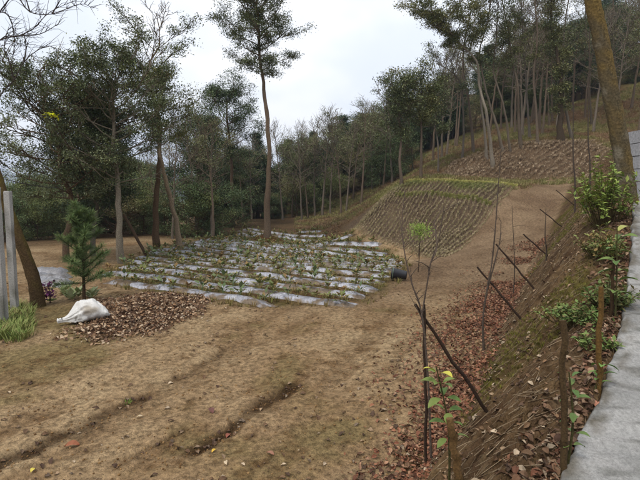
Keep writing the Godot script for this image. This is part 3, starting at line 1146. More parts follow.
	# the big mossy trunk leaning over the road
	var mg := ground_at(626, 200)
	var lt := thing("leaning_tree", mg, "thick leaning trunk with orange brown moss beside the concrete road", "tree")
	lt.set_meta("base_name", "leaning_tree")
	var d := -mg.z
	var path := [Vector3(0.06, -0.2, 0)]
	for p in [[626, 186], [623, 160], [617, 125], [610, 90], [604, 55], [597, 22], [588, -20], [578, -70]]: path.append(at(p[0], p[1], d) - mg)
	var pts := smooth_path(path, 6)
	var rad := []
	for q in pts.size(): rad.append(lerpf(0.132, 0.10, float(q) / pts.size()) * (1.0 + 0.35 * exp(-q * 0.35)))
	var tb := MB.new()
	tb.tube(pts, rad, 14, C(112, 96, 66), 0.06, 3)
	for q in tb.c.size():
		var p: Vector3 = tb.v[q]
		var ns := noise2.get_noise_3d(p.x * 5, p.y * 3, p.z * 5) + 0.4 * noise2.get_noise_3d(p.x * 20, p.y * 20, p.z * 20)
		tb.c[q] = mixc(mixc(C(126, 114, 90), C(156, 132, 84), ss(-0.3, 0.3, ns)), C(170, 160, 138), ss(0.3, 0.5, -ns))
	inst("trunk", tb.mesh(), M.bark, lt)
	var ub := MB.new()
	ub.tube([pts[pts.size() - 4], (pts[pts.size() - 1] as Vector3) + Vector3(-0.9, 1.2, -0.3), (pts[pts.size() - 1] as Vector3) + Vector3(-1.6, 2.4, -0.4)], [0.08, 0.05, 0.02], 6, C(110, 94, 70), 0.1, 4)
	inst("limb", ub.mesh(), M.bark, lt)
	# forest: a few kinds, set out one by one
	var kinds := []
	var kd := [
		["evergreen_forest_tree", "full dark evergreen", {r = 0.16, bark = C(122, 104, 88), branches = 28, tmin = 0.12, len = 2.4, shape = "round", el0 = 0.0, el1 = 40.0, subs = 7, twigs = 2, clump_n = 26, clump_r = 0.62, leaf = 0.17, fill = 0.7, cols = [C(68, 82, 58), C(82, 96, 66), C(58, 72, 52)]}, 7.0],
		["evergreen_forest_tree", "olive green leafy tree", {r = 0.15, bark = C(134, 114, 96), branches = 26, tmin = 0.18, len = 2.2, shape = "round", el0 = 5.0, el1 = 45.0, subs = 7, twigs = 2, clump_n = 24, clump_r = 0.58, leaf = 0.16, fill = 0.7, cols = [C(108, 114, 76), C(92, 102, 68), C(122, 124, 86)]}, 6.6],
		["evergreen_forest_tree", "narrow evergreen", {r = 0.15, bark = C(114, 100, 86), branches = 30, tmin = 0.16, len = 1.9, shape = "cone", el0 = -5.0, el1 = 45.0, subs = 7, twigs = 2, clump_n = 24, clump_r = 0.52, leaf = 0.15, fill = 0.7, cols = [C(76, 92, 70), C(64, 80, 62)]}, 8.6],
		["bare_forest_tree", "thin leafless tree", {r = 0.085, bark = C(160, 146, 130), branches = 24, tmin = 0.35, len = 1.7, shape = "round", el0 = 30.0, el1 = 60.0, subs = 7, twigs = 4, bare = 0.88, clump_n = 8, clump_r = 0.4, leaf = 0.1, cols = [C(130, 126, 98)]}, 7.4],
		["bare_forest_tree", "thin sparse leaved tree", {r = 0.09, bark = C(146, 128, 110), branches = 20, tmin = 0.45, len = 1.5, shape = "round", el0 = 15.0, el1 = 55.0, subs = 6, twigs = 2, bare = 0.6, clump_n = 20, clump_r = 0.36, leaf = 0.1, fill = 0.35, cols = [C(120, 120, 90), C(104, 110, 78)]}, 7.6],
	]
	for q in kd.size():
		var m := tree_meshes(straight(kd[q][3], 0.07, rng), kd[q][2], 200 + q)
		tri_total += int(m[2])
		kinds.append(m)
	# [px of the foot, distance, kind, size]
	var spots := []
	for q in 26: spots.append([rng.randf_range(228, 420), rng.randf_range(42, 50), [0, 1, 2, 0, 1][q % 5], rng.randf_range(0.55, 0.85)])
	for q in 20: spots.append([rng.randf_range(200, 430), rng.randf_range(52, 62), q % 3, rng.randf_range(0.65, 0.9)])
	for q in 12: spots.append([rng.randf_range(410, 510), rng.randf_range(50, 58), [0, 2, 1, 0][q % 4], rng.randf_range(0.5, 0.75)])
	for q in 18: spots.append([rng.randf_range(505, 665), rng.randf_range(50, 60), [0, 2, 1, 0][q % 4], rng.randf_range(0.7, 1.0)])
	for q in 10: spots.append([rng.randf_range(500, 680), rng.randf_range(60, 70), q % 3, rng.randf_range(0.8, 1.05)])
	for q in 16: spots.append([rng.randf_range(50, 250), rng.randf_range(34, 46), [0, 1, 1, 2][q % 4], rng.randf_range(0.5, 0.72)])
	for q in 12: spots.append([rng.randf_range(-90, 60), rng.randf_range(36, 48), [0, 1][q % 2], rng.randf_range(0.4, 0.55)])
	for q in 9: spots.append([rng.randf_range(-70, 120), rng.randf_range(24, 32), [1, 0][q % 2], rng.randf_range(0.25, 0.36)])
	for q in [[302, 3], [308, 4], [322, 3], [341, 4], [346, 3], [353, 4], [372, 3], [383, 4], [392, 3], [412, 4], [283, 3], [292, 4], [330, 3], [361, 4], [222, 3], [243, 4], [252, 3], [206, 4], [432, 4], [445, 3], [188, 3], [216, 3], [315, 3], [170, 3]]:
		spots.append([q[0], rng.randf_range(35, 41), q[1], rng.randf_range(0.75, 1.05)])
	for q in [[487, 44], [512, 43], [548, 45], [580, 44], [602, 43], [625, 44], [455, 45], [530, 47], [498, 46], [568, 47]]:
		spots.append([q[0], q[1], 4, rng.randf_range(0.95, 1.25)])
	for q in 12: spots.append([rng.randf_range(20, 215), rng.randf_range(21, 29), 3 + q % 2, rng.randf_range(0.5, 0.75)])
	for q in 16: spots.append([rng.randf_range(440, 640), rng.randf_range(36, 46), 3 + q % 2, rng.randf_range(0.9, 1.3)])
	for q in 10: spots.append([rng.randf_range(430, 530), rng.randf_range(52, 60), [0, 1, 2][q % 3], rng.randf_range(0.7, 0.95)])
	for s in spots:
		var dd: float = s[1]
		var px: float = s[0]
		var x: float = (px - 320.0) / F * dd
		var kq: int = s[2]
		var sc: float = s[3]
		var zone := "in the low wood beyond the concrete posts"
		if px > 560: zone = "on the hill behind the leaning mossy trunk"
		elif px > 500: zone = "on the upper hill behind the ploughed rows"
		elif px > 430: zone = "on the hill behind the arching pale tree"
		elif px > 385: zone = "in the wood above the terraced mound"
		elif px > 325: zone = "in the wood beyond the field's end"
		elif px > 275: zone = "in the wood beyond the soil heap"
		elif px > 205: zone = "in the wood behind the tall slender tree"
		elif px > 130: zone = "in the wood behind the mottled leaning tree"
		elif px > 60: zone = "in the wood behind the bushy tree"
		var far := ", far back" if dd > 51.5 else ""
		var o := thing(kd[kq][0], Vector3(x, H(x, dd) - 0.05, -dd), ("tall " if sc > 0.85 else ("low " if sc < 0.5 else "")) + kd[kq][1] + " " + zone + far, "tree", "trees of the forest belt")
		o.rotation.y = rng.randf() * TAU
		o.scale = Vector3(sc, sc * rng.randf_range(0.92, 1.08), sc)
		inst("trunk", kinds[kq][0], M.bark, o)
		if kinds[kq][1] != null: inst("crown", kinds[kq][1], M.leaf, o)
	# shrubs closing the forest edge
	var sm := []
	for q in 3:
		sm.append(tree_meshes([Vector3(0, -0.1, 0), Vector3(0.1, 0.6, 0), Vector3(0, 1.2, 0.1), Vector3(0.1, 1.7, 0)],
			{r = 0.05, bark = brownbark, branches = 22, tmin = 0.05, len = 1.2, shape = "round", el0 = 5.0, el1 = 60.0, subs = 6, twigs = 2, clump_n = 30, clump_r = 0.34, leaf = 0.075, fill = 0.55, bare = [0.1, 0.15, 0.55][q], cols = [[C(82, 98, 68), C(100, 112, 78)], [C(120, 126, 82), C(104, 112, 74)], [C(136, 126, 94), C(112, 112, 78)]][q]}, 300 + q))
	var sl := ["dark green shrub", "olive green shrub", "brownish thin shrub"]
	var ss_ := []
	for q in 34: ss_.append([rng.randf_range(215, 430), rng.randf_range(39, 47)])
	for q in 24: ss_.append([rng.randf_range(430, 660), rng.randf_range(48, 54)])
	for q in 22: ss_.append([rng.randf_range(-40, 235), rng.randf_range(25, 33)])
	for q in 24: ss_.append([rng.randf_range(-70, 215), rng.randf_range(21, 29)])
	for s in ss_:
		var x: float = (s[0] - 320.0) / F * s[1]
		if inside_amt(field_poly, x, s[1], 1.0) > 0.0: continue
		var kq := rng.randi() % 3
		if s[0] < 220 and kq == 2 and rng.randf() < 0.5: kq = 0
		var zone := "under the trees behind the young pine"
		if s[0] > 545: zone = "at the top of the hill meadow"
		elif s[0] > 430: zone = "at the wood's edge behind the pale hill trunks"
		elif s[0] > 340: zone = "at the wood's edge beyond the terraced mound"
		elif s[0] > 270: zone = "at the wood's edge beyond the soil heap"
		elif s[0] < 35: zone = "behind the concrete posts"
		elif s[0] < 100: zone = "under the wide crowned tree"
		elif s[0] > 140: zone = "under the evergreens along the field"
		var o := thing("forest_shrub", Vector3(x, H(x, s[1]) - 0.03, -s[1]), sl[kq] + " " + zone, "shrub", "shrubs at the forest edge")
		o.rotation.y = rng.randf() * TAU
		var sc := rng.randf_range(0.6, 1.2)
		if s[0] < 220: sc *= 1.1
		o.scale = Vector3(sc, sc * rng.randf_range(0.8, 1.2), sc)
		inst("stem", sm[kq][0], M.bark, o)
		inst("foliage", sm[kq][1], M.leaf, o)
	# blue ridge far away, seen through the gap over the valley
	var v := PackedVector3Array()
	var c := PackedColorArray()
	var idx := PackedInt32Array()
	var na := 90
	for a in na + 1:
		var an := deg_to_rad(-75.0 + a * 1.0)
		var hh := 70.0 + 90.0 * (0.5 + noise.get_noise_1d(a * 0.35)) + noise.get_noise_1d(a * 2.0 + 50.0) * 22.0
		hh *= 1.0 - ss(-20.0, 12.0, rad_to_deg(an))
		for q in 7:
			var r := 1900.0 + q * 160.0
			var y := -60.0 + (hh + 60.0) * sin(q / 6.0 * PI * 0.5) + noise2.get_noise_2d(a * 1.7, q * 3.0) * 10.0
			v.push_back(Vector3(sin(an) * r, y, -cos(an) * r))
			c.push_back(mixc(C(74, 86, 62), C(90, 98, 72), 0.5 + noise2.get_noise_2d(a * 3.0, q * 5.0)))
	for a in na:
		for q in 6:
			var z := a * 7 + q
			idx.append_array(PackedInt32Array([z, z + 1, z + 7, z + 7, z + 1, z + 8]))
	struct_("distant_mountain", shaded(v, c, idx), M.hills)

# ---------------------------------------------------------------- bank: saplings, stakes, braces, leafy plants
func pole(called: String, a: Vector3, b: Vector3, r: float, col: Color, label: String, cat: String, group := "", bent := 0.01) -> Node3D:
	var o := thing(called, a, label, cat, group)
	var mb := MB.new()
	var pts := []
	var rad := []
	var rng := RandomNumberGenerator.new()
	rng.seed = int(absf(a.x * 1000.0) + absf(a.z * 777.0))
	for k in 9:
		var t := k / 8.0
		pts.append((b - a) * t + Vector3(rng.randf_range(-1, 1), 0, rng.randf_range(-1, 1)) * bent)
		rad.append(r * (1.08 - 0.2 * t) * rng.randf_range(0.94, 1.06))
	mb.tube(pts, rad, 8, col, 0.1, rng.seed)
	inst("shaft", mb.mesh(), M.pole, o)
	return o

func sapling(foot: Vector3, stems: Array, r: float, col: Color, label: String, seed_: int) -> void:
	# stems: world polylines; the first starts at the foot
	var o := thing("bare_sapling", foot, label, "sapling")
	var rng := RandomNumberGenerator.new()
	rng.seed = seed_
	var q := 0
	for s in stems:
		var mb := MB.new()
		var rel := []
		for p in s: rel.append((p as Vector3) - foot)
		var pts := smooth_path(rel, 4)
		var rad := []
		for k in pts.size(): rad.append(lerpf(r if q == 0 else r * 0.7, r * 0.25, float(k) / pts.size()) * rng.randf_range(0.88, 1.12))
		mb.tube(pts, rad, 7, col, 0.12, seed_ + q)
		# short side twigs with buds
		for k in range(pts.size() / 3, pts.size()):
			if rng.randf() < 0.5:
				var dir := Vector3(rng.randf_range(-1, 1), rng.randf_range(0.1, 1.0), rng.randf_range(-1, 1)).normalized()
				var b: Vector3 = pts[k]
				var e := b + dir * rng.randf_range(0.06, 0.24)
				mb.tube([b, b.lerp(e, 0.5) + Vector3(0, 0.01, 0), e], [0.004, 0.003, 0.0015], 4, col, 0.0, 0, false)
		inst("stem" if q == 0 else "branch", mb.mesh(), M.pole, o)
		q += 1

func big_leaf_plant(stakefoot: Vector3, staketop: Vector3, r: float, label: String, leaves: Array, seed_: int, bamboo: Color) -> void:
	var st := pole("bamboo_stake", stakefoot, staketop, r, bamboo, label, "stake")
	# nodes of the cane
	for k in 3:
		var ring := MB.new()
		var p := (staketop - stakefoot) * (0.25 + 0.28 * k)
		var dr := (staketop - stakefoot).normalized()
		ring.tube([p - dr * 0.008, p, p + dr * 0.008], [r * 0.95, r * 1.3, r * 0.95], 8, bamboo * 0.8, 0.0, 0, false)
		inst("cane_node", ring.mesh(), M.pole, st)

func leafy(called: String, foot: Vector3, tip: Vector3, n: int, l: float, cols: Array, label: String, seed_: int, t0 := 0.4) -> void:
	var rng := RandomNumberGenerator.new()
	rng.seed = seed_
	var o := thing(called, foot, label, "plant")
	var mb := MB.new()
	var mid := (tip - foot) * 0.5 + Vector3(rng.randf_range(-1, 1), 0, rng.randf_range(-1, 1)) * 0.03
	var pts := smooth_path([Vector3(0, -0.03, 0), mid, tip - foot], 5)
	var rad := []
	for k in pts.size(): rad.append(lerpf(0.008, 0.003, float(k) / pts.size()))
	mb.tube(pts, rad, 6, C(96, 92, 56), 0.1, seed_)
	inst("stem", mb.mesh(), M.pole, o)
	for k in n:
		var t := lerpf(t0, 1.0, (k + 0.5) / n)
		var p: Vector3 = pts[int(t * (pts.size() - 1))]
		var az := k * 2.4 + rng.randf_range(-0.4, 0.4)
		var lf := MB.new()
		big_leaf(lf, rng, az, l * rng.randf_range(0.7, 1.2), mixc(cols[0], cols[1], rng.randf()) if k < n - 2 or cols.size() < 3 else cols[2])
		var li := inst("leaf", lf.mesh(), M.leaf, o)
		li.position = p

func big_leaf(mb: MB, rng: RandomNumberGenerator, az: float, l: float, col: Color) -> void:
	var el := rng.randf_range(-0.1, 0.7)
	var dir := Vector3(cos(az) * cos(el), sin(el), sin(az) * cos(el))
	var side := Vector3(-sin(az), rng.randf_range(-0.3, 0.3), cos(az)).normalized()
	var rows := 6
	var b := mb.v.size()
	var p := dir * 0.02
	for r in rows + 1:
		var t := float(r) / rows
		var w := l * 0.24 * sin(PI * clampf(0.05 + 0.95 * t, 0, 1)) + 0.001
		var up := side.cross(dir)
		mb.v.push_back(p - side * w + up * w * 0.35 + up * rng.randf_range(-0.01, 0.01) * l)
		mb.v.push_back(p)
		mb.v.push_back(p + side * w + up * w * 0.35 + up * rng.randf_range(-0.01, 0.01) * l)
		for q in 3:
			var j := rng.randf_range(0.92, 1.08)
			mb.c.push_back(Color(col.r * j, col.g * j, col.b * j))
		p += dir * l / rows
		dir = (dir + Vector3(0, -0.16, 0)).normalized()
	for r in rows:
		for s in 2:
			var q0 := b + r * 3 + s
			for k in [q0, q0 + 1, q0 + 3, q0 + 1, q0 + 4, q0 + 3]: mb.i.push_back(k)

func build_bank_plants() -> void:
	var stick := C(86, 70, 58)
	# the first sapling with its upright stake and long brace
	var f1 := ground_at(427, 465)
	var d1 := -f1.z
	pole("upright_stake", f1 - Vector3(0, 0.05, 0), at(424, 304, d1), 0.012, stick, "dark upright stake at the sapling that forks above the leaf strip", "stake")
	sapling(f1 + Vector3(0.03, 0, 0.03), [
		[f1 + Vector3(0.03, -0.03, 0.03), at(429, 400, d1 - 0.03), at(425, 340, d1 - 0.04), at(420, 306, d1 - 0.04), at(412, 284, d1 - 0.04), at(405, 255, d1), at(402, 225, d1 + 0.05), at(405, 190, d1 + 0.1)],
		[at(422, 314, d1 - 0.04), at(427, 285, d1 - 0.06), at(431, 262, d1 - 0.08), at(439, 238, d1 - 0.1), at(444, 206, d1 - 0.1)],
		[at(431, 262, d1 - 0.08), at(437, 246, d1), at(434, 222, d1 + 0.1)]],
		0.010, C(124, 108, 96), "bare forked sapling tied to a stake above the leaf strip", 5)
	var braces := [
		[[414, 304], [487, 411], d1 + 0.03, 0.017, "longest dark brace pole leaning from the bank to the forked sapling"],
		[[477, 267], [521, 319], 0.0, 0.017, "brace pole leaning from the bank to the tall thin sapling"],
		[[496, 244], [535, 290], 0.0, 0.016, "brace pole leaning from the bank at the end of the red leaf strip"],
		[[523, 234], [548, 256], 0.0, 0.017, "short brace pole leaning from the bank over the track"],
		[[540, 209], [562, 227], 0.0, 0.018, "short brace pole high on the bank near the top of the track"],
		[[556, 190], [574, 205], 0.0, 0.018, "short brace pole at the top of the track"],
	]
	for b in braces:
		var foot := ground_at(b[1][0], b[1][1])
		var top := at(b[0][0], b[0][1], b[2] if b[2] > 0.0 else -foot.z + 0.35)
		pole("brace_pole", foot - (top - foot).normalized() * 0.08, top, b[3] * 0.85, C(74, 58, 48), b[4], "brace", "brace poles on the bank")
	# second sapling, forked low
	var f2 := ground_at(484, 352)
	var d2 := -f2.z
	sapling(f2, [
		[f2 - Vector3(0, 0.04, 0), at(483, 320, d2), at(487, 290, d2), at(492, 262, d2), at(495, 232, d2), at(498, 190, d2), at(501, 150, d2)],
		[at(487, 291, d2), at(494, 265, d2), at(500, 240, d2), at(501, 222, d2)]],
		0.016, C(116, 102, 90), "tall thin sapling forked low above the red leaves", 6)
	var others := [[[513, 296], [514, 250], [512, 206], 0.016, "thin straight sapling stem at the edge of the track"],
		[[546, 262], [545, 236], [546, 208], 0.018, "small bare sapling near the short brace poles"],
		[[575, 212], [573, 150], [574, 60], 0.035, "tall thin bare tree on the bank above the brace poles"],
		[[590, 196], [588, 130], [590, 20], 0.03, "very thin bare tree on the bank before the mossy trunk"],
		[[418, 258], [418, 236], [416, 212], 0.012, "bare twig sapling beside the bright green young tree"]]
	for s in others:
		var f := ground_at(s[0][0], s[0][1])
		sapling(f, [[f - Vector3(0, 0.05, 0), at((s[0][0] + s[1][0]) * 0.5 + 1, (s[0][1] + s[1][1]) * 0.5, -f.z), at(s[1][0], s[1][1], -f.z), at(s[2][0], s[2][1], -f.z)]], s[3] * 0.85, C(104, 92, 82), s[4], int(s[0][0]))
	# leafy young plants tied to canes
	var green := [C(74, 112, 58), C(108, 138, 74)]
	var b1 := ground_at(462, 488)
	big_leaf_plant(b1 - Vector3(0, 0.05, 0), at(451, 419, -b1.z - 0.05), 0.021, "short bamboo stake with yellow brown bark on the bank foot", [], 1, C(146, 114, 74))
	leafy("young_plant", b1 + Vector3(-0.05, 0, -0.06), at(436, 366, -b1.z + 0.05), 18, 0.08, [C(82, 104, 52), C(112, 126, 66), C(178, 172, 74)], "young plant with green and yellow leaves at the short bamboo stake", 21, 0.45)
	var b2 := ground_at(563, 478)
	big_leaf_plant(b2 - Vector3(0, 0.05, 0), at(565, 321, -b2.z), 0.016, "brown cane beside the concrete road edge with few leaves", [], 2, C(104, 84, 58))
	leafy("young_plant", b2 + Vector3(0.03, 0, -0.03), at(569, 372, -b2.z + 0.03), 14, 0.065, [C(78, 102, 56), C(106, 122, 68)], "young plant with small bluish green leaves at the brown cane", 22, 0.3)
	var b3 := ground_at(599, 392)
	big_leaf_plant(b3 - Vector3(0, 0.05, 0), at(601, 287, -b3.z), 0.017, "yellowish cane standing in the green herbs on the bank", [], 3, C(138, 106, 60))
	leafy("young_plant", b3 + Vector3(-0.05, 0, 0.02), at(603, 362, -b3.z), 9, 0.075, [C(88, 124, 60), C(120, 148, 78)], "young plant with light green leaves at the yellowish cane", 23, 0.3)
	var b4 := ground_at(612, 316)
	big_leaf_plant(b4 - Vector3(0, 0.05, 0), at(614, 262, -b4.z), 0.015, "dark cane behind the green herbs beside the road", [], 4, C(92, 72, 52))
	leafy("young_plant", b4 + Vector3(0, 0, 0.05), at(617, 226, -b4.z + 0.02), 14, 0.14, [C(78, 104, 56), C(112, 128, 66), C(150, 150, 84)], "tall young plant with drooping leaves at the dark cane", 24, 0.3)
	# leafy shrub below the mossy trunk, and the herbs along the bank's shoulder
	var sh := [
		[[606, 224], 1.05, 0.46, 0.08, [C(126, 142, 70), C(102, 122, 60), C(150, 160, 84)], "bright yellow green shrub below the leaning mossy trunk", 72],
		[[600, 258], 0.42, 0.26, 0.06, [C(112, 122, 72), C(134, 138, 78), C(132, 106, 66)], "loose green and brown shrub under the yellow green one", 30],
		[[608, 306], 0.26, 0.24, 0.05, [C(92, 110, 62), C(116, 132, 74), C(122, 108, 70)], "low leafy herb clump at the road edge", 44],
		[[584, 324], 0.20, 0.26, 0.045, [C(90, 112, 60), C(114, 132, 74), C(120, 104, 68)], "low leafy herb clump between the two canes", 46],
		[[564, 318], 0.15, 0.24, 0.045, [C(102, 120, 62), C(124, 136, 76)], "small bright herb clump behind the brown cane", 32],
		[[596, 346], 0.14, 0.16, 0.045, [C(96, 114, 60), C(118, 132, 74)], "small herb clump at the foot of the yellowish cane", 14],
		[[612, 262], 0.36, 0.2, 0.065, [C(98, 114, 62), C(122, 134, 72), C(134, 104, 66)], "leafy clump hanging at the road edge below the trunk", 14],
	]
	var q := 0
	for s in sh:
		var g := ground_at(s[0][0], s[0][1])
		var rng := RandomNumberGenerator.new()
		rng.seed = 400 + q
		var o := thing("leafy_shrub" if q < 2 else "herb_clump", g, s[5], "shrub" if q < 2 else "herb")
		var wood := MB.new()
		var lv := MB.new()
		var nst: int = s[6]
		for k in nst:
			var az := rng.randf() * TAU
			var rr: float = s[2] * sqrt(rng.randf())
			var hh: float = s[1] * rng.randf_range(0.35, 1.0) * (1.1 - 0.5 * rr / float(s[2]))
			var tip := Vector3(cos(az) * rr, hh, sin(az) * rr)
			var b := Vector3(cos(az) * rr * 0.35, -0.05, sin(az) * rr * 0.35)
			var mid := b.lerp(tip, 0.55) + Vector3(0, hh * 0.12, 0)
			wood.tube([b, mid, tip], [0.006, 0.004, 0.002], 4, C(98, 88, 58), 0.0, 0, false)
			for w in 15:
				var p := mid.lerp(tip, rng.randf_range(-0.4, 1.05))
				var dir := Vector3(rng.randf_range(-1, 1), rng.randf_range(-0.4, 0.7), rng.randf_range(-1, 1)).normalized()
				var side := dir.cross(Vector3(rng.randf_range(-0.4, 0.4), 1, rng.randf_range(-0.4, 0.4))).normalized()
				var cl: Color = (s[4][rng.randi() % s[4].size()] as Color).lerp(s[4][0], rng.randf() * 0.6)
				var l: float = s[3] * rng.randf_range(0.6, 1.3)
				lv.quad_leaf(p, dir, side, side.cross(dir), l, l * 0.5, cl * rng.randf_range(0.8, 1.2))
		inst("stem", wood.mesh(), M.pole, o)
		inst("foliage", lv.mesh(), M.leaf, o)
		q += 1

# ---------------------------------------------------------------- west side: trunk, posts, wire, pine, sack
func build_left_corner() -> void:
	var rng := RandomNumberGenerator.new()
	rng.seed = 55
	# curved mossy trunk with bare limbs overhead
	var g := ground_at(38, 306)
	var d := -g.z
	var o := thing("curved_tree", g, "curved mossy trunk beside the concrete posts with bare limbs overhead", "tree")
	var tr := [Vector3(0, -0.15, 0)]
	for p in [[36, 290], [30, 268], [22, 246], [12, 220], [2, 190], [-10, 155], [-22, 110], [-26, 60], [-22, 10], [-20, -60]]: tr.append(at(p[0], p[1], d) - g)
	var pts := smooth_path(tr, 4)
	var rad := []
	for k in pts.size(): rad.append(lerpf(0.13, 0.05, float(k) / pts.size()) * (1.0 + 0.4 * exp(-k * 0.5)))
	var mb := MB.new()
	mb.tube(pts, rad, 12, C(112, 92, 66), 0.08, 5)
	for q in mb.c.size():
		var p: Vector3 = mb.v[q]
		var ns := noise2.get_noise_3d(p.x * 5, p.y * 4, p.z * 5)
		mb.c[q] = mixc(mb.c[q], C(124, 112, 56), ss(0.0, 0.3, ns) * 0.7)
	inst("trunk", mb.mesh(), M.bark, o)
	var limbs := [
		[[-24, 80], [0, 40], [18, 36], [34, 28], [50, 12], [76, 0]], [[-26, 60], [10, -2], [30, 12], [52, 14], [80, 4], [92, 8]],
		[[-20, 140], [0, 96], [14, 80], [24, 62], [38, 50], [50, 46]], [[0, 40], [16, 36], [40, 34], [58, 24]], [[14, 80], [10, 64], [4, 48], [8, 30]],
		[[-25, 20], [2, 12], [12, 24], [14, 48], [10, 66]], [[24, 62], [26, 48], [24, 34]], [[52, 14], [58, 4], [66, -10]], [[30, 12], [24, -8]], [[-22, 10], [0, -5], [8, -20]],
	]
	for l in limbs:
		var lp := []
		for p in l: lp.append(at(p[0], p[1], d + rng.randf_range(-0.15, 0.15)) - g)
		var sp := smooth_path(lp, 4)
		var sr := []
		for k in sp.size(): sr.append(lerpf(0.014, 0.004, float(k) / sp.size()))
		var lm := MB.new()
		lm.tube(sp, sr, 6, C(104, 94, 88), 0.12, 8)
		for k in range(3, sp.size()):
			for w in 2:
				var b: Vector3 = sp[k]
				var dir := Vector3(rng.randf_range(-0.3, 1), rng.randf_range(-0.3, 1.0), rng.randf_range(-0.6, 0.6)).normalized()
				var e := b + dir * rng.randf_range(0.1, 0.45)
				lm.tube([b, b.lerp(e, 0.5) + Vector3(0, rng.randf_range(-0.02, 0.04), 0), e], [0.006, 0.004, 0.002], 3, C(112, 104, 98), 0.0, 0, false)
		inst("limb", lm.mesh(), M.bark, o)
	# two square concrete posts
	var pd := [[[3, 324], 188, 0.068, "pale square concrete post with its foot in the weeds"], [[15, 312], 192, 0.055, "slimmer pale concrete post beside the curved trunk"]]
	var tops := []
	for p in pd:
		var f := ground_at(p[0][0], p[0][1])
		var po := thing("concrete_post", f, p[3], "post", "concrete fence posts")
		var top := at(p[0][0], p[1], -f.z).y - f.y
		var pm := MB.new()
		var lv := []
		var lr := []
		for k in 14:
			lv.append(Vector3(0, -0.2 + (top + 0.2) * k / 13.0, 0)); lr.append(p[2] * 1.35 * rng.randf_range(0.97, 1.03))
		lv.append(Vector3(0, top + 0.02, 0)); lr.append(p[2] * 1.1)
		pm.tube(lv, lr, 4, C(168, 168, 172), 0.03, 9)
		pm.smooth = false
		for z in pm.c.size():
			var w: Vector3 = pm.v[z]
			pm.c[z] = mixc(C(196, 194, 190), C(120, 118, 108), ss(-0.1, 0.4, noise2.get_noise_3d(w.x * 20.0 + f.x, w.y * 4.0, w.z * 20.0)))
		var pi := inst("shaft", pm.mesh(), M.concrete, po)
		pi.rotation.y = 0.5
		tops.append(f + Vector3(0, top - 0.1, 0))
	# wire from beyond the posts to the tree behind the pine
	var wm := MB.new()
	var wp := []
	var wr := []
	var a0 := at(-40, 163, 9.6)
	var a1 := at(62, 188, 13.2)
	for k in 25:
		var t := k / 24.0
		wp.append(a0.lerp(a1, t) - a0 - Vector3(0, 0.12 * sin(PI * t), 0))
		wr.append(0.008)
	wm.tube(wp, wr, 5, C(44, 42, 42), 0.0, 0)
	for k in range(1, 24):
		var p: Vector3 = wp[k]
		wm.tube([p + Vector3(-0.01, 0.035, 0), p + Vector3(0.01, -0.035, 0)], [0.003, 0.003], 3, C(44, 42, 42), 0.0, 0, false)
	var wo := inst("barbed_wire", wm.mesh(), M.black)
	wo.position = a0
	tag(wo, "dark barbed wire strung over the concrete posts", "wire")
	# young pine
	var pg := ground_at(84, 302)
	var pt := thing("young_pine", pg, "young pine with bright green needles behind the white sack", "tree")
	var ph := at(84, 214, -pg.z).y - pg.y
	var pw := MB.new()
	var pn := MB.new()
	pw.tube([Vector3(0, -0.1, 0), Vector3(0.02, ph * 0.4, 0), Vector3(-0.01, ph * 0.75, 0), Vector3(0, ph, 0)], [0.035, 0.026, 0.016, 0.006], 7, C(98, 80, 60), 0.1, 3)
	for k in 40:
		var t := 0.2 + 0.8 * k / 40.0
		var az := k * 2.4 + rng.randf_range(-0.8, 0.8)
		var el := lerpf(0.1, 1.0, t) + rng.randf_range(-0.3, 0.35)
		var l := ((1.0 - t) * 0.62 + 0.24) * rng.randf_range(0.45, 1.3)
		var b := Vector3(0, ph * t, 0)
		var dir := Vector3(cos(az) * cos(el), sin(el), sin(az) * cos(el))
		var e := b + dir * l
		pw.tube([b, e], [0.009, 0.004], 4, C(98, 80, 60), 0.0, 0, false)
		for w in 260:
			var p := b.lerp(e, pow(rng.randf(), 0.6))
			var nd := (dir * 0.5 + Vector3(rng.randf_range(-1, 1), rng.randf_range(-0.6, 0.8), rng.randf_range(-1, 1))).normalized()
			var side := nd.cross(Vector3(0.3, 1, 0.2)).normalized()
			var cl := mixc(C(72, 94, 56), C(110, 124, 74), rng.randf())
			pn.quad_leaf(p, nd, side, side.cross(nd), rng.randf_range(0.08, 0.19), 0.010, cl)
	inst("trunk", pw.mesh(), M.bark, pt)
	inst("crown", pn.mesh(), M.needle, pt)
	# purple leaved plant
	var ug := ground_at(50, 303)
	var up := thing("purple_plant", ug, "small dark purple leaved plant beside the curved trunk", "plant")
	var us := MB.new()
	var ul := MB.new()
	us.tube([Vector3(0, -0.03, 0), Vector3(0.01, 0.2, 0), Vector3(0, 0.36, 0)], [0.012, 0.009, 0.005], 5, C(84, 50, 66))
	for k in 110:
		var p := Vector3(rng.randfn() * 0.055, rng.randf_range(0.1, 0.42), rng.randfn() * 0.055)
		var dir := Vector3(rng.randf_range(-1, 1), rng.randf_range(-0.5, 0.6), rng.randf_range(-1, 1)).normalized()
		var side := dir.cross(Vector3(0.2, 1, 0.1)).normalized()
		ul.quad_leaf(p, dir, side, side.cross(dir), 0.09, 0.055, mixc(C(84, 36, 74), C(112, 56, 96), rng.randf()))
	for k in 16:
		var az := rng.randf() * TAU
		var dir := Vector3(cos(az), 0.3, sin(az)).normalized()
		var side := dir.cross(Vector3.UP).normalized()
		ul.quad_leaf(Vector3(0.03, 0.04, 0.02), dir, side, Vector3.UP, 0.14, 0.07, mixc(C(132, 146, 70), C(108, 128, 60), rng.randf()))
	inst("stem", us.mesh(), M.pole, up)
	inst("foliage", ul.mesh(), M.leaf, up)
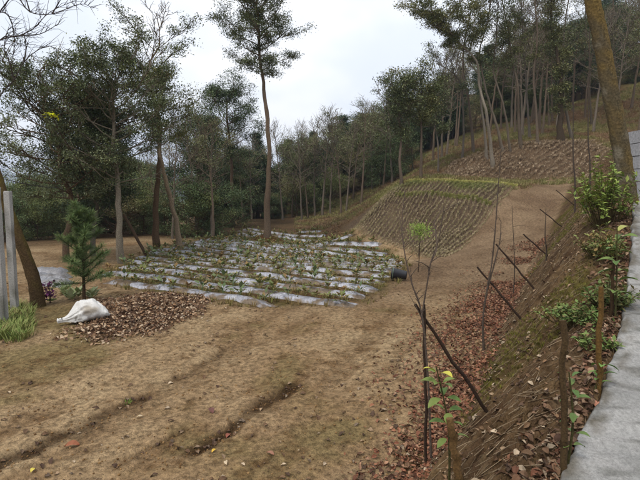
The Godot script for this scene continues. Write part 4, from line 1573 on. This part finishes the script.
	# pale leafy plants between pine and sack
	for q in 4:
		var cg := ground_at([71, 78, 92, 66][q], [300, 297, 298, 294][q])
		var cp := thing("pale_leaf_plant", cg, "low plant with pale grey green leaves at the foot of the young pine", "plant", "pale plants round the young pine")
		var cl := MB.new()
		for k in 26:
			var az := k * 2.4
			var lf := rng.randf_range(0.12, 0.2)
			var el := rng.randf_range(0.2, 1.1)
			var dir := Vector3(cos(az) * cos(el), sin(el), sin(az) * cos(el))
			var side := dir.cross(Vector3.UP).normalized()
			cl.quad_leaf(Vector3(cos(az) * 0.04, rng.randf_range(0, 0.12), sin(az) * 0.04), dir, side, side.cross(dir), lf, lf * 0.6, mixc(C(170, 176, 140), C(128, 140, 92), rng.randf()))
		inst("foliage", cl.mesh(), M.leaf, cp)
	# white sack lying on its side, its tied neck pointing west
	var a := ground_at(107, 316)
	var b2 := ground_at(57, 326)
	var sg := thing("white_sack", ground_at(86, 324), "full white woven sack with a tied neck lying beside the leaf pile", "sack")
	var ax := (b2 - a); ax.y = 0
	var ln := ax.length()
	ax = ax.normalized()
	var sd := Vector3(-ax.z, 0, ax.x)
	var v := PackedVector3Array()
	var c := PackedColorArray()
	var idx := PackedInt32Array()
	var nl := 70
	var na := 72
	for j in nl + 1:
		var t := float(j) / nl
		# sewn flat end, full belly, gathered neck with a frill
		var neck := ss(0.5, 0.88, t)
		var wv := lerpf(0.30 - 0.03 * t, 0.035, neck) + 0.035 * ss(0.92, 1.0, t)
		var hv := lerpf(0.16 * pow(clampf(t * 3.2, 0, 1), 0.55), 0.03, neck) + 0.012
		if j == 0: wv *= 0.97; hv = 0.004
		if j == nl: wv *= 0.2; hv *= 0.2
		for k in na:
			var an := TAU * k / na
			# squarish section with slack corners
			var ca := signf(cos(an)) * pow(absf(cos(an)), 0.75)
			var sa := signf(sin(an)) * pow(absf(sin(an)), 0.9)
			var p := ax * (ln * t) + sd * (ca * wv) + Vector3(0, sa * hv, 0)
			p.y += 0.145 * (1.0 - ss(0.4, 0.85, t)) * (0.55 + 0.45 * ss(0.0, 0.3, t)) + 0.03
			var fold := 0.018 * sin(an * 9.0 + noise2.get_noise_2d(an * 3.0, 2.0) * 4.0) * ss(0.3, 0.7, t) * (1.0 - 0.6 * ss(0.75, 0.85, t))
			var cr := noise2.get_noise_3d(p.x * 4.5 + 3.0, p.y * 4.5, p.z * 4.5)
			fold -= 0.035 * pow(1.0 - minf(absf(cr) * 5.0, 1.0), 2.0)
			fold += 0.045 * absf(noise2.get_noise_3d(p.x * 6, p.y * 4, p.z * 6)) + 0.012 * noise2.get_noise_3d(p.x * 18, p.y * 18, p.z * 18)
			p += (sd * ca + Vector3(0, sa, 0)) * fold * minf(hv * 12.0, 1.0)
			p += ax * 0.05 * noise2.get_noise_2d(an * 2.0, 7.0) * (1.0 - ss(0.0, 0.2, t))
			p.y = maxf(p.y, 0.004 + 0.01 * noise2.get_noise_2d(p.x * 9, p.z * 9))
			v.push_back(p + a - sg.position + Vector3(0, -0.01, 0))
			var soil := ss(0.1, 0.5, noise2.get_noise_3d(p.x * 4, p.y * 9, p.z * 4))
			c.push_back(mixc(C(226, 224, 220), C(188, 178, 162), soil))
	for j in nl:
		for k in na:
			var k2 := (k + 1) % na
			var z := j * na
			idx.append_array(PackedInt32Array([z + k, z + na + k, z + k2, z + k2, z + na + k, z + na + k2]))
	inst("bag", shaded(v, c, idx), M.sack, sg)
	var tie := MB.new()
	var tc := a - sg.position + ax * ln * 0.9 + Vector3(0, 0.03, 0)
	tie.tube([tc - ax * 0.012, tc, tc + ax * 0.012], [0.036, 0.042, 0.036], 10, C(60, 54, 50))
	inst("neck_tie", tie.mesh(), M.pole, sg)
	# another small cropped plot behind the pine
	for q in 3:
		var p0 := ground_at(38 - q * 2, 284 - q * 6)
		var p1 := ground_at(70 - q * 2, 285 - q * 6)
		var fv := PackedVector3Array()
		var fc := PackedColorArray()
		var fi := PackedInt32Array()
		for j in 31:
			var p := p0.lerp(p1, j / 30.0)
			for k in 9:
				var t := -1.0 + k / 4.0
				var ek := minf(ss(-0.5, 4.0, j), ss(-0.5, 4.0, 30 - j))
				var z := p + Vector3(0, 0.15 * (1.0 - t * t) * ek - 0.03 - (0.05 if absf(t) > 0.9 else 0.0) + noise2.get_noise_2d(p.x * 9, t * 4.0 + q) * 0.05, t * 0.36)
				z.y += H(p.x, -p.z) + 0.02 - p.y
				fv.push_back(z - p0)
				fc.push_back(mixc(C(190, 192, 202), C(156, 150, 146), 0.5 + noise2.get_noise_2d(z.x * 5, z.z * 9)))
		for j in 30:
			for k in 8:
				var z := j * 9 + k
				fi.append_array(PackedInt32Array([z, z + 1, z + 9, z + 9, z + 1, z + 10]))
		var fo := inst("mulch_film", shaded(fv, fc, fi), M.film)
		fo.position = p0
		tag(fo, "short grey plastic film strip in the small plot behind the young pine", "mulch film", "film strips of the small plot")
	# leaning dead pole by the pale trunk
	pole("dead_pole", ground_at(149, 258) - Vector3(0, 0.05, 0), at(124, 214, -ground_at(149, 258).z + 0.1), 0.05, C(104, 84, 66), "dead leaning pole beside the pale trunk of the bushy tree", "pole", "", 0.03)
	# yellow leaves caught in the crown
	var yp := at(52, 115, 13.4)
	var ym := MB.new()
	for k in 26:
		var p := Vector3(rng.randfn() * 0.09, rng.randfn() * 0.04, rng.randfn() * 0.06)
		var dir := Vector3(rng.randf_range(-1, 1), rng.randf_range(-0.5, 0.5), rng.randf_range(-1, 1)).normalized()
		var side := dir.cross(Vector3(0.2, 1, 0.1)).normalized()
		ym.quad_leaf(p, dir, side, side.cross(dir), 0.12, 0.07, mixc(C(204, 206, 40), C(176, 184, 48), rng.randf()))
	var ys := thing("yellow_spray", yp, "bright yellow leaf spray on a twig of the wide crowned tree", "leaf spray")
	inst("foliage", ym.mesh(), M.leaf, ys)
	var yt := MB.new()
	var wide := at(64, 150, 13.6)
	yt.tube([Vector3.ZERO, (wide - yp) * 0.5 + Vector3(0, 0.1, 0), wide - yp + Vector3(0.1, -0.6, -1.0)], [0.006, 0.012, 0.018], 5, C(100, 86, 72))
	inst("twig", yt.mesh(), M.bark, ys)

# ---------------------------------------------------------------- small things
func build_small() -> void:
	var rng := RandomNumberGenerator.new()
	rng.seed = 66
	# black tub on its side at the corner of the field
	var g := ground_at(400, 281)
	var o := thing("black_tub", g, "black plastic tub tipped on its side at the corner of the field", "tub")
	var v := PackedVector3Array()
	var c := PackedColorArray()
	var idx := PackedInt32Array()
	var prof := [Vector2(0.0, 0.0), Vector2(0.13, 0.0), Vector2(0.145, 0.02), Vector2(0.185, 0.34), Vector2(0.205, 0.345), Vector2(0.205, 0.365), Vector2(0.18, 0.365), Vector2(0.17, 0.34), Vector2(0.13, 0.03), Vector2(0.0, 0.025)]
	for p in prof:
		for k in 28:
			var an := TAU * k / 28.0
			v.push_back(Vector3(cos(an) * p.x, p.y, sin(an) * p.x))
			c.push_back(C(34, 35, 40))
	for j in prof.size() - 1:
		for k in 28:
			var k2 := (k + 1) % 28
			idx.append_array(PackedInt32Array([j * 28 + k, j * 28 + k2, j * 28 + 28 + k, j * 28 + k2, j * 28 + 28 + k2, j * 28 + 28 + k]))
	var body := inst("body", shaded(v, c, idx), M.black, o)
	body.rotation = Vector3(0.05, -0.3, deg_to_rad(84))
	body.scale = Vector3(0.78, 1.05, 0.78)
	body.position = Vector3(0.17, 0.145, 0.0)
	var hm := MB.new()
	var hp := []
	var hr := []
	for k in 13:
		var an := PI * k / 12.0
		hp.append(Vector3(0.207 * cos(an), 0.35 - 0.03 * sin(an), 0.21 * sin(an)))
		hr.append(0.006)
	hm.tube(hp, hr, 5, C(120, 140, 120))
	inst("handle", hm.mesh(), M.black, body)
	# bright green young tree beside the track
	var yg := ground_at(418, 272)
	var yt := thing("young_tree", yg, "young tree with a round bright green head beside the black tub", "tree")
	var d := -yg.z
	var st := MB.new()
	var head := at(420, 231, d) - yg
	st.tube([Vector3(0, -0.05, 0), head * 0.5 + Vector3(0.02, 0, 0), head], [0.016, 0.012, 0.008], 6, C(96, 80, 64), 0.1, 4)
	var lv := MB.new()
	for k in 620:
		var off := Vector3(rng.randfn() * 1.1, rng.randfn() * 0.8, rng.randfn() * 1.1) * 0.125
		var dir := (off.normalized() * 0.6 + Vector3(rng.randf_range(-1, 1), rng.randf_range(-0.4, 0.9), rng.randf_range(-1, 1))).normalized()
		var side := dir.cross(Vector3(0.2, 1, 0.3)).normalized()
		lv.quad_leaf(head + off, dir, side, side.cross(dir), rng.randf_range(0.05, 0.1), 0.022, mixc(C(114, 138, 56), C(146, 166, 78), rng.randf()))
	for k in 12:
		var e := head + Vector3(rng.randf_range(-0.22, 0.22), rng.randf_range(-0.12, 0.2), rng.randf_range(-0.2, 0.2))
		st.tube([head - Vector3(0, 0.12, 0), e], [0.005, 0.002], 4, C(96, 86, 60), 0.0, 0, false)
	inst("trunk", st.mesh(), M.bark, yt)
	inst("crown", lv.mesh(), M.leaf, yt)
	# pale dry grass left standing along the edges of the terraced mound
	var lines := [
		[[402, 183], [424, 181], [446, 181], [466, 182], [486, 183], [502, 184], [516, 186]],
		[[376, 196], [396, 196], [416, 195], [438, 195], [456, 197], [474, 200], [490, 203]]]
	for li in 2:
		var ln: Array = lines[li]
		var ex := []
		var ec := []
		for k in ln.size() - 1:
			var a := ground_at(ln[k][0], ln[k][1])
			var b := ground_at(ln[k + 1][0], ln[k + 1][1])
			for q in 150:
				var p := a.lerp(b, rng.randf()) + Vector3(rng.randfn() * 0.05, 0, rng.randfn() * 0.07)
				p.y = H(p.x, -p.z)
				ex.append(Transform3D(Basis(Vector3.UP, rng.randf() * TAU).scaled(Vector3.ONE * rng.randf_range(0.5, 1.2)), p))
				ec.append(mixc(C(214, 204, 142), C(172, 172, 96), rng.randf()) if li == 0 else mixc(C(176, 170, 112), C(138, 142, 80), rng.randf()))
		many("edge_grass", tuft_mesh(rng, 12, 0.11, 0.09, 0.014), M.grass, ex, ec, ["strip of pale dry grass along the top edge of the terraced mound", "strip of pale dry grass along the middle step of the terraced mound"][li], "dry grass")
	# tuft of fresh grass by the rut
	var tg := ground_at(127, 404)
	var tu := inst("grass_tuft", tuft_mesh(rng, 40, 0.05, 0.07, 0.005), grass_plain(), self)
	tu.position = tg
	tag(tu, "small fresh green grass tuft at the end of the wheel rut", "grass tuft")
	# single bright leaves on the yard
	var lm := dead_leaf_mesh(rng)
	var singles := [[33, 472, C(214, 196, 84), 0.09, "yellow fallen leaf lying alone on the bare yard"], [214, 452, C(206, 168, 60), 0.08, "yellow fallen leaf beside the wheel rut"],
		[72, 447, C(150, 92, 62), 0.17, "long red brown fallen leaf beside the wheel rut"], [228, 437, C(140, 80, 62), 0.11, "red brown fallen leaf on the bare yard"],
		[226, 464, C(196, 176, 146), 0.08, "pale beige fallen leaf on the bare yard"], [140, 418, C(188, 170, 140), 0.09, "pale curled fallen leaf near the grass tuft"],
		[211, 412, C(104, 66, 58), 0.15, "dark curled fallen leaf in the middle of the yard"], [270, 455, C(150, 106, 84), 0.10, "light brown fallen leaf on the bare yard"],
		[596, 260, C(196, 190, 130), 0.13, "pale round leaf caught on the bank below the shrub"], [596, 410, C(176, 122, 96), 0.09, "pinkish brown dead leaf at the concrete edge"]]
	for s in singles:
		var mb := StandardMaterial3D.new()
		mb.albedo_color = (s[2] as Color).linear_to_srgb()
		mb.vertex_color_use_as_albedo = true
		mb.roughness = 0.8
		var li := inst("fallen_leaf", lm, mb)
		li.transform = lying(ground_at(s[0], s[1]) + Vector3(0, 0.012, 0), rng, s[3] * 0.75, 0.25)
		tag(li, s[4], "leaf")

func grass_plain() -> StandardMaterial3D:
	var m: StandardMaterial3D = M.grass.duplicate()
	m.albedo_color = Color(0.42, 0.56, 0.22)
	return m

# ---------------------------------------------------------------- leaf litter, grass, straw
func build_litter() -> void:
	var rng := RandomNumberGenerator.new()
	rng.seed = 88
	var red := [C(126, 82, 62), C(102, 68, 52), C(142, 98, 74), C(82, 58, 46), C(158, 122, 96), C(112, 86, 66)]
	var brown := [C(138, 108, 80), C(112, 86, 64), C(164, 138, 110), C(92, 72, 58), C(190, 170, 144)]
	var leaf_a := dead_leaf_mesh(rng)
	var leaf_b := dead_leaf_mesh(rng)
	var xf := [[], []]
	var cs := [[], []]
	# strip at the bank's foot
	for k in 26000:
		var d := 2.6 + 14.0 * pow(rng.randf(), 1.15)
		var w := lerpf(0.5, 1.15, ss(3.5, 7.5, d))
		var x := tab(toe_tab, d) + 0.12 - absf(rng.randfn()) * w * 0.5 + rng.randf_range(-0.1, 0.25)
		if rng.randf() > 0.35 + 0.65 * ss(-0.25, 0.2, noise2.get_noise_2d(x * 1.6, d * 1.6)) - 0.45 * ss(9.0, 15.0, d): continue
		var q := k % 2
		xf[q].append(lying(Vector3(x, H(x, d) + rng.randf_range(0.004, 0.035), -d), rng, rng.randf_range(0.025, 0.07), 0.8))
		cs[q].append((red[rng.randi() % 6] as Color) * rng.randf_range(0.8, 1.2))
	for q in 2: many("leaf_strip", [leaf_a, leaf_b][q], M.litter, xf[q], cs[q], ["reddish brown fallen leaves heaped along the foot of the bank", "curled reddish fallen leaves among those at the foot of the bank"][q], "fallen leaves")
	# pile
	xf = []
	var cl := []
	for k in 22000:
		var x := pile_c.x + rng.randf_range(-2.3, 2.3)
		var d := pile_c.y + rng.randf_range(-2.6, 2.6)
		if rng.randf() > 1.0 - ss(0.8, 1.35, pile_r(x, d)): continue
		xf.append(lying(Vector3(x, H(x, d) + rng.randf_range(0.0, 0.05), -d), rng, rng.randf_range(0.03, 0.08), 0.9))
		cl.append((brown[rng.randi() % 5] as Color).lerp(red[rng.randi() % 6], rng.randf() * 0.25) * rng.randf_range(0.8, 1.2))
	many("leaf_pile", leaf_a, M.litter, xf, cl, "pile of brown fallen leaves beside the white sack", "fallen leaves")
	# loose on the yard, thicker in the ruts and near the strip
	xf = []
	cl = []
	for k in 18000:
		var d := 2.2 + 10.0 * rng.randf()
		var x := rng.randf_range(-0.75, 0.62) * (d + 1.0)
		if bank_t(x, d) > 0.0: continue
		var keep := 0.05 + 0.55 * rut(x, d) + 0.35 * ss(0.25, 0.5, noise2.get_noise_2d(x * 1.7, d * 1.7)) + 0.25 * ss(1.8, 0.4, tab(toe_tab, d) - x)
		if rng.randf() > keep: continue
		xf.append(lying(Vector3(x, H(x, d) + 0.008, -d), rng, 0.015 + 0.065 * pow(rng.randf(), 1.8), 0.5))
		cl.append((brown[rng.randi() % 5] as Color).lerp(C(70, 52, 42), rng.randf() * 0.9) * rng.randf_range(0.7, 1.1))
	many("scattered_leaves", leaf_b, M.litter, xf, cl, "loose brown leaves and bits scattered over the bare yard", "fallen leaves")
	# crumbs and clods of soil, thick in the ruts
	var cb := SphereMesh.new()
	cb.radius = 0.5
	cb.height = 0.8
	cb.radial_segments = 6
	cb.rings = 3
	xf = []
	cl = []
	for k in 60000:
		var d := 2.2 + 12.0 * pow(rng.randf(), 1.4)
		var x := rng.randf_range(-0.78, 0.62) * (d + 1.0)
		if bank_t(x, d) > 0.15: continue
		var keep := 0.12 + 0.8 * rut(x, d) + 0.35 * ss(0.15, 0.5, noise2.get_noise_2d(x * 2.3 + 4.0, d * 2.3))
		if rng.randf() > keep: continue
		var sz := 0.006 + 0.022 * pow(rng.randf(), 3.0)
		xf.append(lying(Vector3(x, H(x, d) + sz * 0.15, -d), rng, sz, 1.0))
		cl.append(mixc(C(150, 120, 82), C(96, 72, 48), rng.randf() + rut(x, d) * 0.4))
	many("soil_crumbs", cb, M.twig, xf, cl, "crumbs and clods of brown soil on the yard and in the ruts", "soil")
	# the bank: leaf litter on the shoulder, straw and twigs over the ridges, moss tufts
	xf = []
	cl = []
	var sx := []
	var sc := []
	var gx := []
	var gc := []
	var straw := MB.new()
	straw.tube([Vector3(-0.5, 0, 0), Vector3(-0.1, 0.03, 0.02), Vector3(0.5, 0.0, -0.02)], [0.016, 0.014, 0.007], 4, Color(1, 1, 1), 0.0, 0, false)
	for k in 26000:
		var d := 2.0 + 14.0 * pow(rng.randf(), 1.3)
		var t := rng.randf()
		var tx := tab(toe_tab, d)
		var x := lerpf(tx, tab(kx_tab, d), t)
		var h := H(x, d)
		if t > 0.76 and rng.randf() < 0.25 + 0.55 * ss(0.84, 0.96, t) and t < 0.985 and d < 12.0:
			xf.append(lying(Vector3(x, h + rng.randf_range(0.0, 0.03), -d), rng, rng.randf_range(0.03, 0.07), 0.8))
			cl.append((red[rng.randi() % 6] as Color).lerp(brown[rng.randi() % 5], rng.randf()) * rng.randf_range(0.45, 0.9))
		elif rng.randf() < 0.12:
			xf.append(lying(Vector3(x, h + 0.008, -d), rng, rng.randf_range(0.025, 0.06), 0.8))
			cl.append((brown[rng.randi() % 5] as Color) * rng.randf_range(0.5, 1.1))
		elif rng.randf() < 0.26:
			var ln := rng.randf_range(0.05, 0.26)
			var aa := rng.randfn() * 0.3 + 0.45 + (0.0 if rng.randf() < 0.85 else 1.5)
			var x2 := x + cos(aa) * ln
			var e2 := d + sin(aa) * ln
			var b := Basis(Vector3(0, 1, 0), aa) * Basis(Vector3(0, 0, 1), atan2(H(x2, e2) - h, ln))
			sx.append(Transform3D(b * Basis.from_scale(Vector3(ln, rng.randf_range(0.06, 0.2), rng.randf_range(0.06, 0.2))), Vector3(x, h + 0.005, -d)))
			sc.append(mixc(C(156, 138, 112), C(96, 78, 62), rng.randf()) * rng.randf_range(0.7, 1.1))
		elif noise.get_noise_2d(x * 0.8 + 11.0, d * 0.8) > -0.05 and t < 0.75:
			gx.append(Transform3D(Basis(Vector3.UP, rng.randf() * TAU).scaled(Vector3.ONE * rng.randf_range(0.4, 1.0)), Vector3(x, h, -d)))
			gc.append(mixc(C(126, 124, 52), C(96, 88, 48), rng.randf()))
	many("bank_leaf_litter", leaf_b, M.litter, xf, cl, "dark red leaf litter on the shoulder of the bank beside the concrete", "fallen leaves")
	many("bank_straw", straw.mesh(), M.twig, sx, sc, "dry stalks and twigs lying over the ridged bank", "straw")
	many("bank_moss", tuft_mesh(rng, 14, 0.035, 0.05, 0.005), M.grass, gx, gc, "mossy olive tufts between the ridges of the bank", "moss")
	# dry stalks and grass on the mound, the ploughed band and the hill meadow
	gx = []
	gc = []
	for k in 100000:
		var x := rng.randf_range(1.0, 10.5)
		var d := rng.randf_range(16.5, 26.5)
		if not in_poly(mound_poly, x, d): continue
		var rr := ridge(mound_u(x, d))
		if rng.randf() > pow(rr, 6.0) + 0.012: continue
		var nn := noise.get_noise_2d(x * 0.8 + 11.0, d * 0.8)
		gx.append(Transform3D(Basis(Vector3.UP, rng.randf() * TAU).scaled(Vector3.ONE * rng.randf_range(0.5, 1.15)), Vector3(x, H(x, d), -d)))
		gc.append(mixc(mixc(C(186, 168, 140), C(154, 144, 104), rng.randf()), C(120, 134, 64), ss(-0.1, 0.5, nn * 0.35 + (base_h(x, d) - 2.15) * 0.8 + rng.randf_range(-0.2, 0.2)) * 0.8))
	many("mound_grass", tuft_mesh(rng, 11, 0.07, 0.06, 0.014), M.grass, gx, gc, "dry and green grass along the ridges of the terraced mound", "grass")
	gx = []
	gc = []
	for k in 70000:
		var x := rng.randf_range(4.0, 22.0)
		var d := rng.randf_range(25.5, 36.0)
		if not in_poly(band_poly, x, d): continue
		var rr := ridge(band_u(x, d))
		if rng.randf() > pow(rr, 6.0) * 0.9 + 0.012: continue
		gx.append(Transform3D(Basis(Vector3.UP, rng.randf() * TAU).scaled(Vector3.ONE * rng.randf_range(0.6, 1.4)), Vector3(x, H(x, d), -d)))
		gc.append(mixc(C(194, 174, 148), C(160, 138, 112), rng.randf()))
	many("ploughed_row_stalks", tuft_mesh(rng, 10, 0.09, 0.10, 0.018), M.grass, gx, gc, "dry brown stalks along the rows on the hill", "dry stalks")
	gx = []
	gc = []
	for k in 22000:
		var d := rng.randf_range(23.0, 52.0)
		var x := rng.randf_range(-0.05, 0.68) * d
		if in_poly(band_poly, x, d) or in_poly(mound_poly, x, d) or in_poly(field_poly, x, d) or bank_t(x, d) > -0.8 and d < 25.0: continue
		gx.append(Transform3D(Basis(Vector3.UP, rng.randf() * TAU).scaled(Vector3.ONE * rng.randf_range(0.6, 1.7)), Vector3(x, H(x, d), -d)))
		var nn := noise.get_noise_2d(x * 0.8 + 11.0, d * 0.8) + noise.get_noise_2d(x * 0.2, d * 0.2)
		gc.append(mixc(mixc(C(146, 142, 92), C(130, 124, 78), rng.randf()), C(144, 116, 88), ss(-0.2, 0.3, nn + rng.randf_range(-0.2, 0.2))))
	many("meadow_grass", tuft_mesh(rng, 11, 0.11, 0.13, 0.014), M.grass, gx, gc, "short olive and brown grass on the hill meadow", "grass")
	# weeds at the posts
	gx = []
	gc = []
	for k in 300:
		var g := ground_at(rng.randf_range(-20, 34) - rng.randf() * 8.0, rng.randf_range(306, 342))
		if g.x > -4.6 - (g.z + 8.0) * -0.15: continue
		gx.append(Transform3D(Basis(Vector3.UP, rng.randf() * TAU).scaled(Vector3.ONE * rng.randf_range(0.5, 1.3)), g))
		gc.append(mixc(mixc(C(104, 128, 62), C(136, 144, 84), rng.randf()), C(150, 132, 92), rng.randf() * rng.randf()))
	many("post_weeds", tuft_mesh(rng, 14, 0.17, 0.17, 0.014), M.grass, gx, gc, "fresh green weeds round the feet of the concrete posts", "weeds")
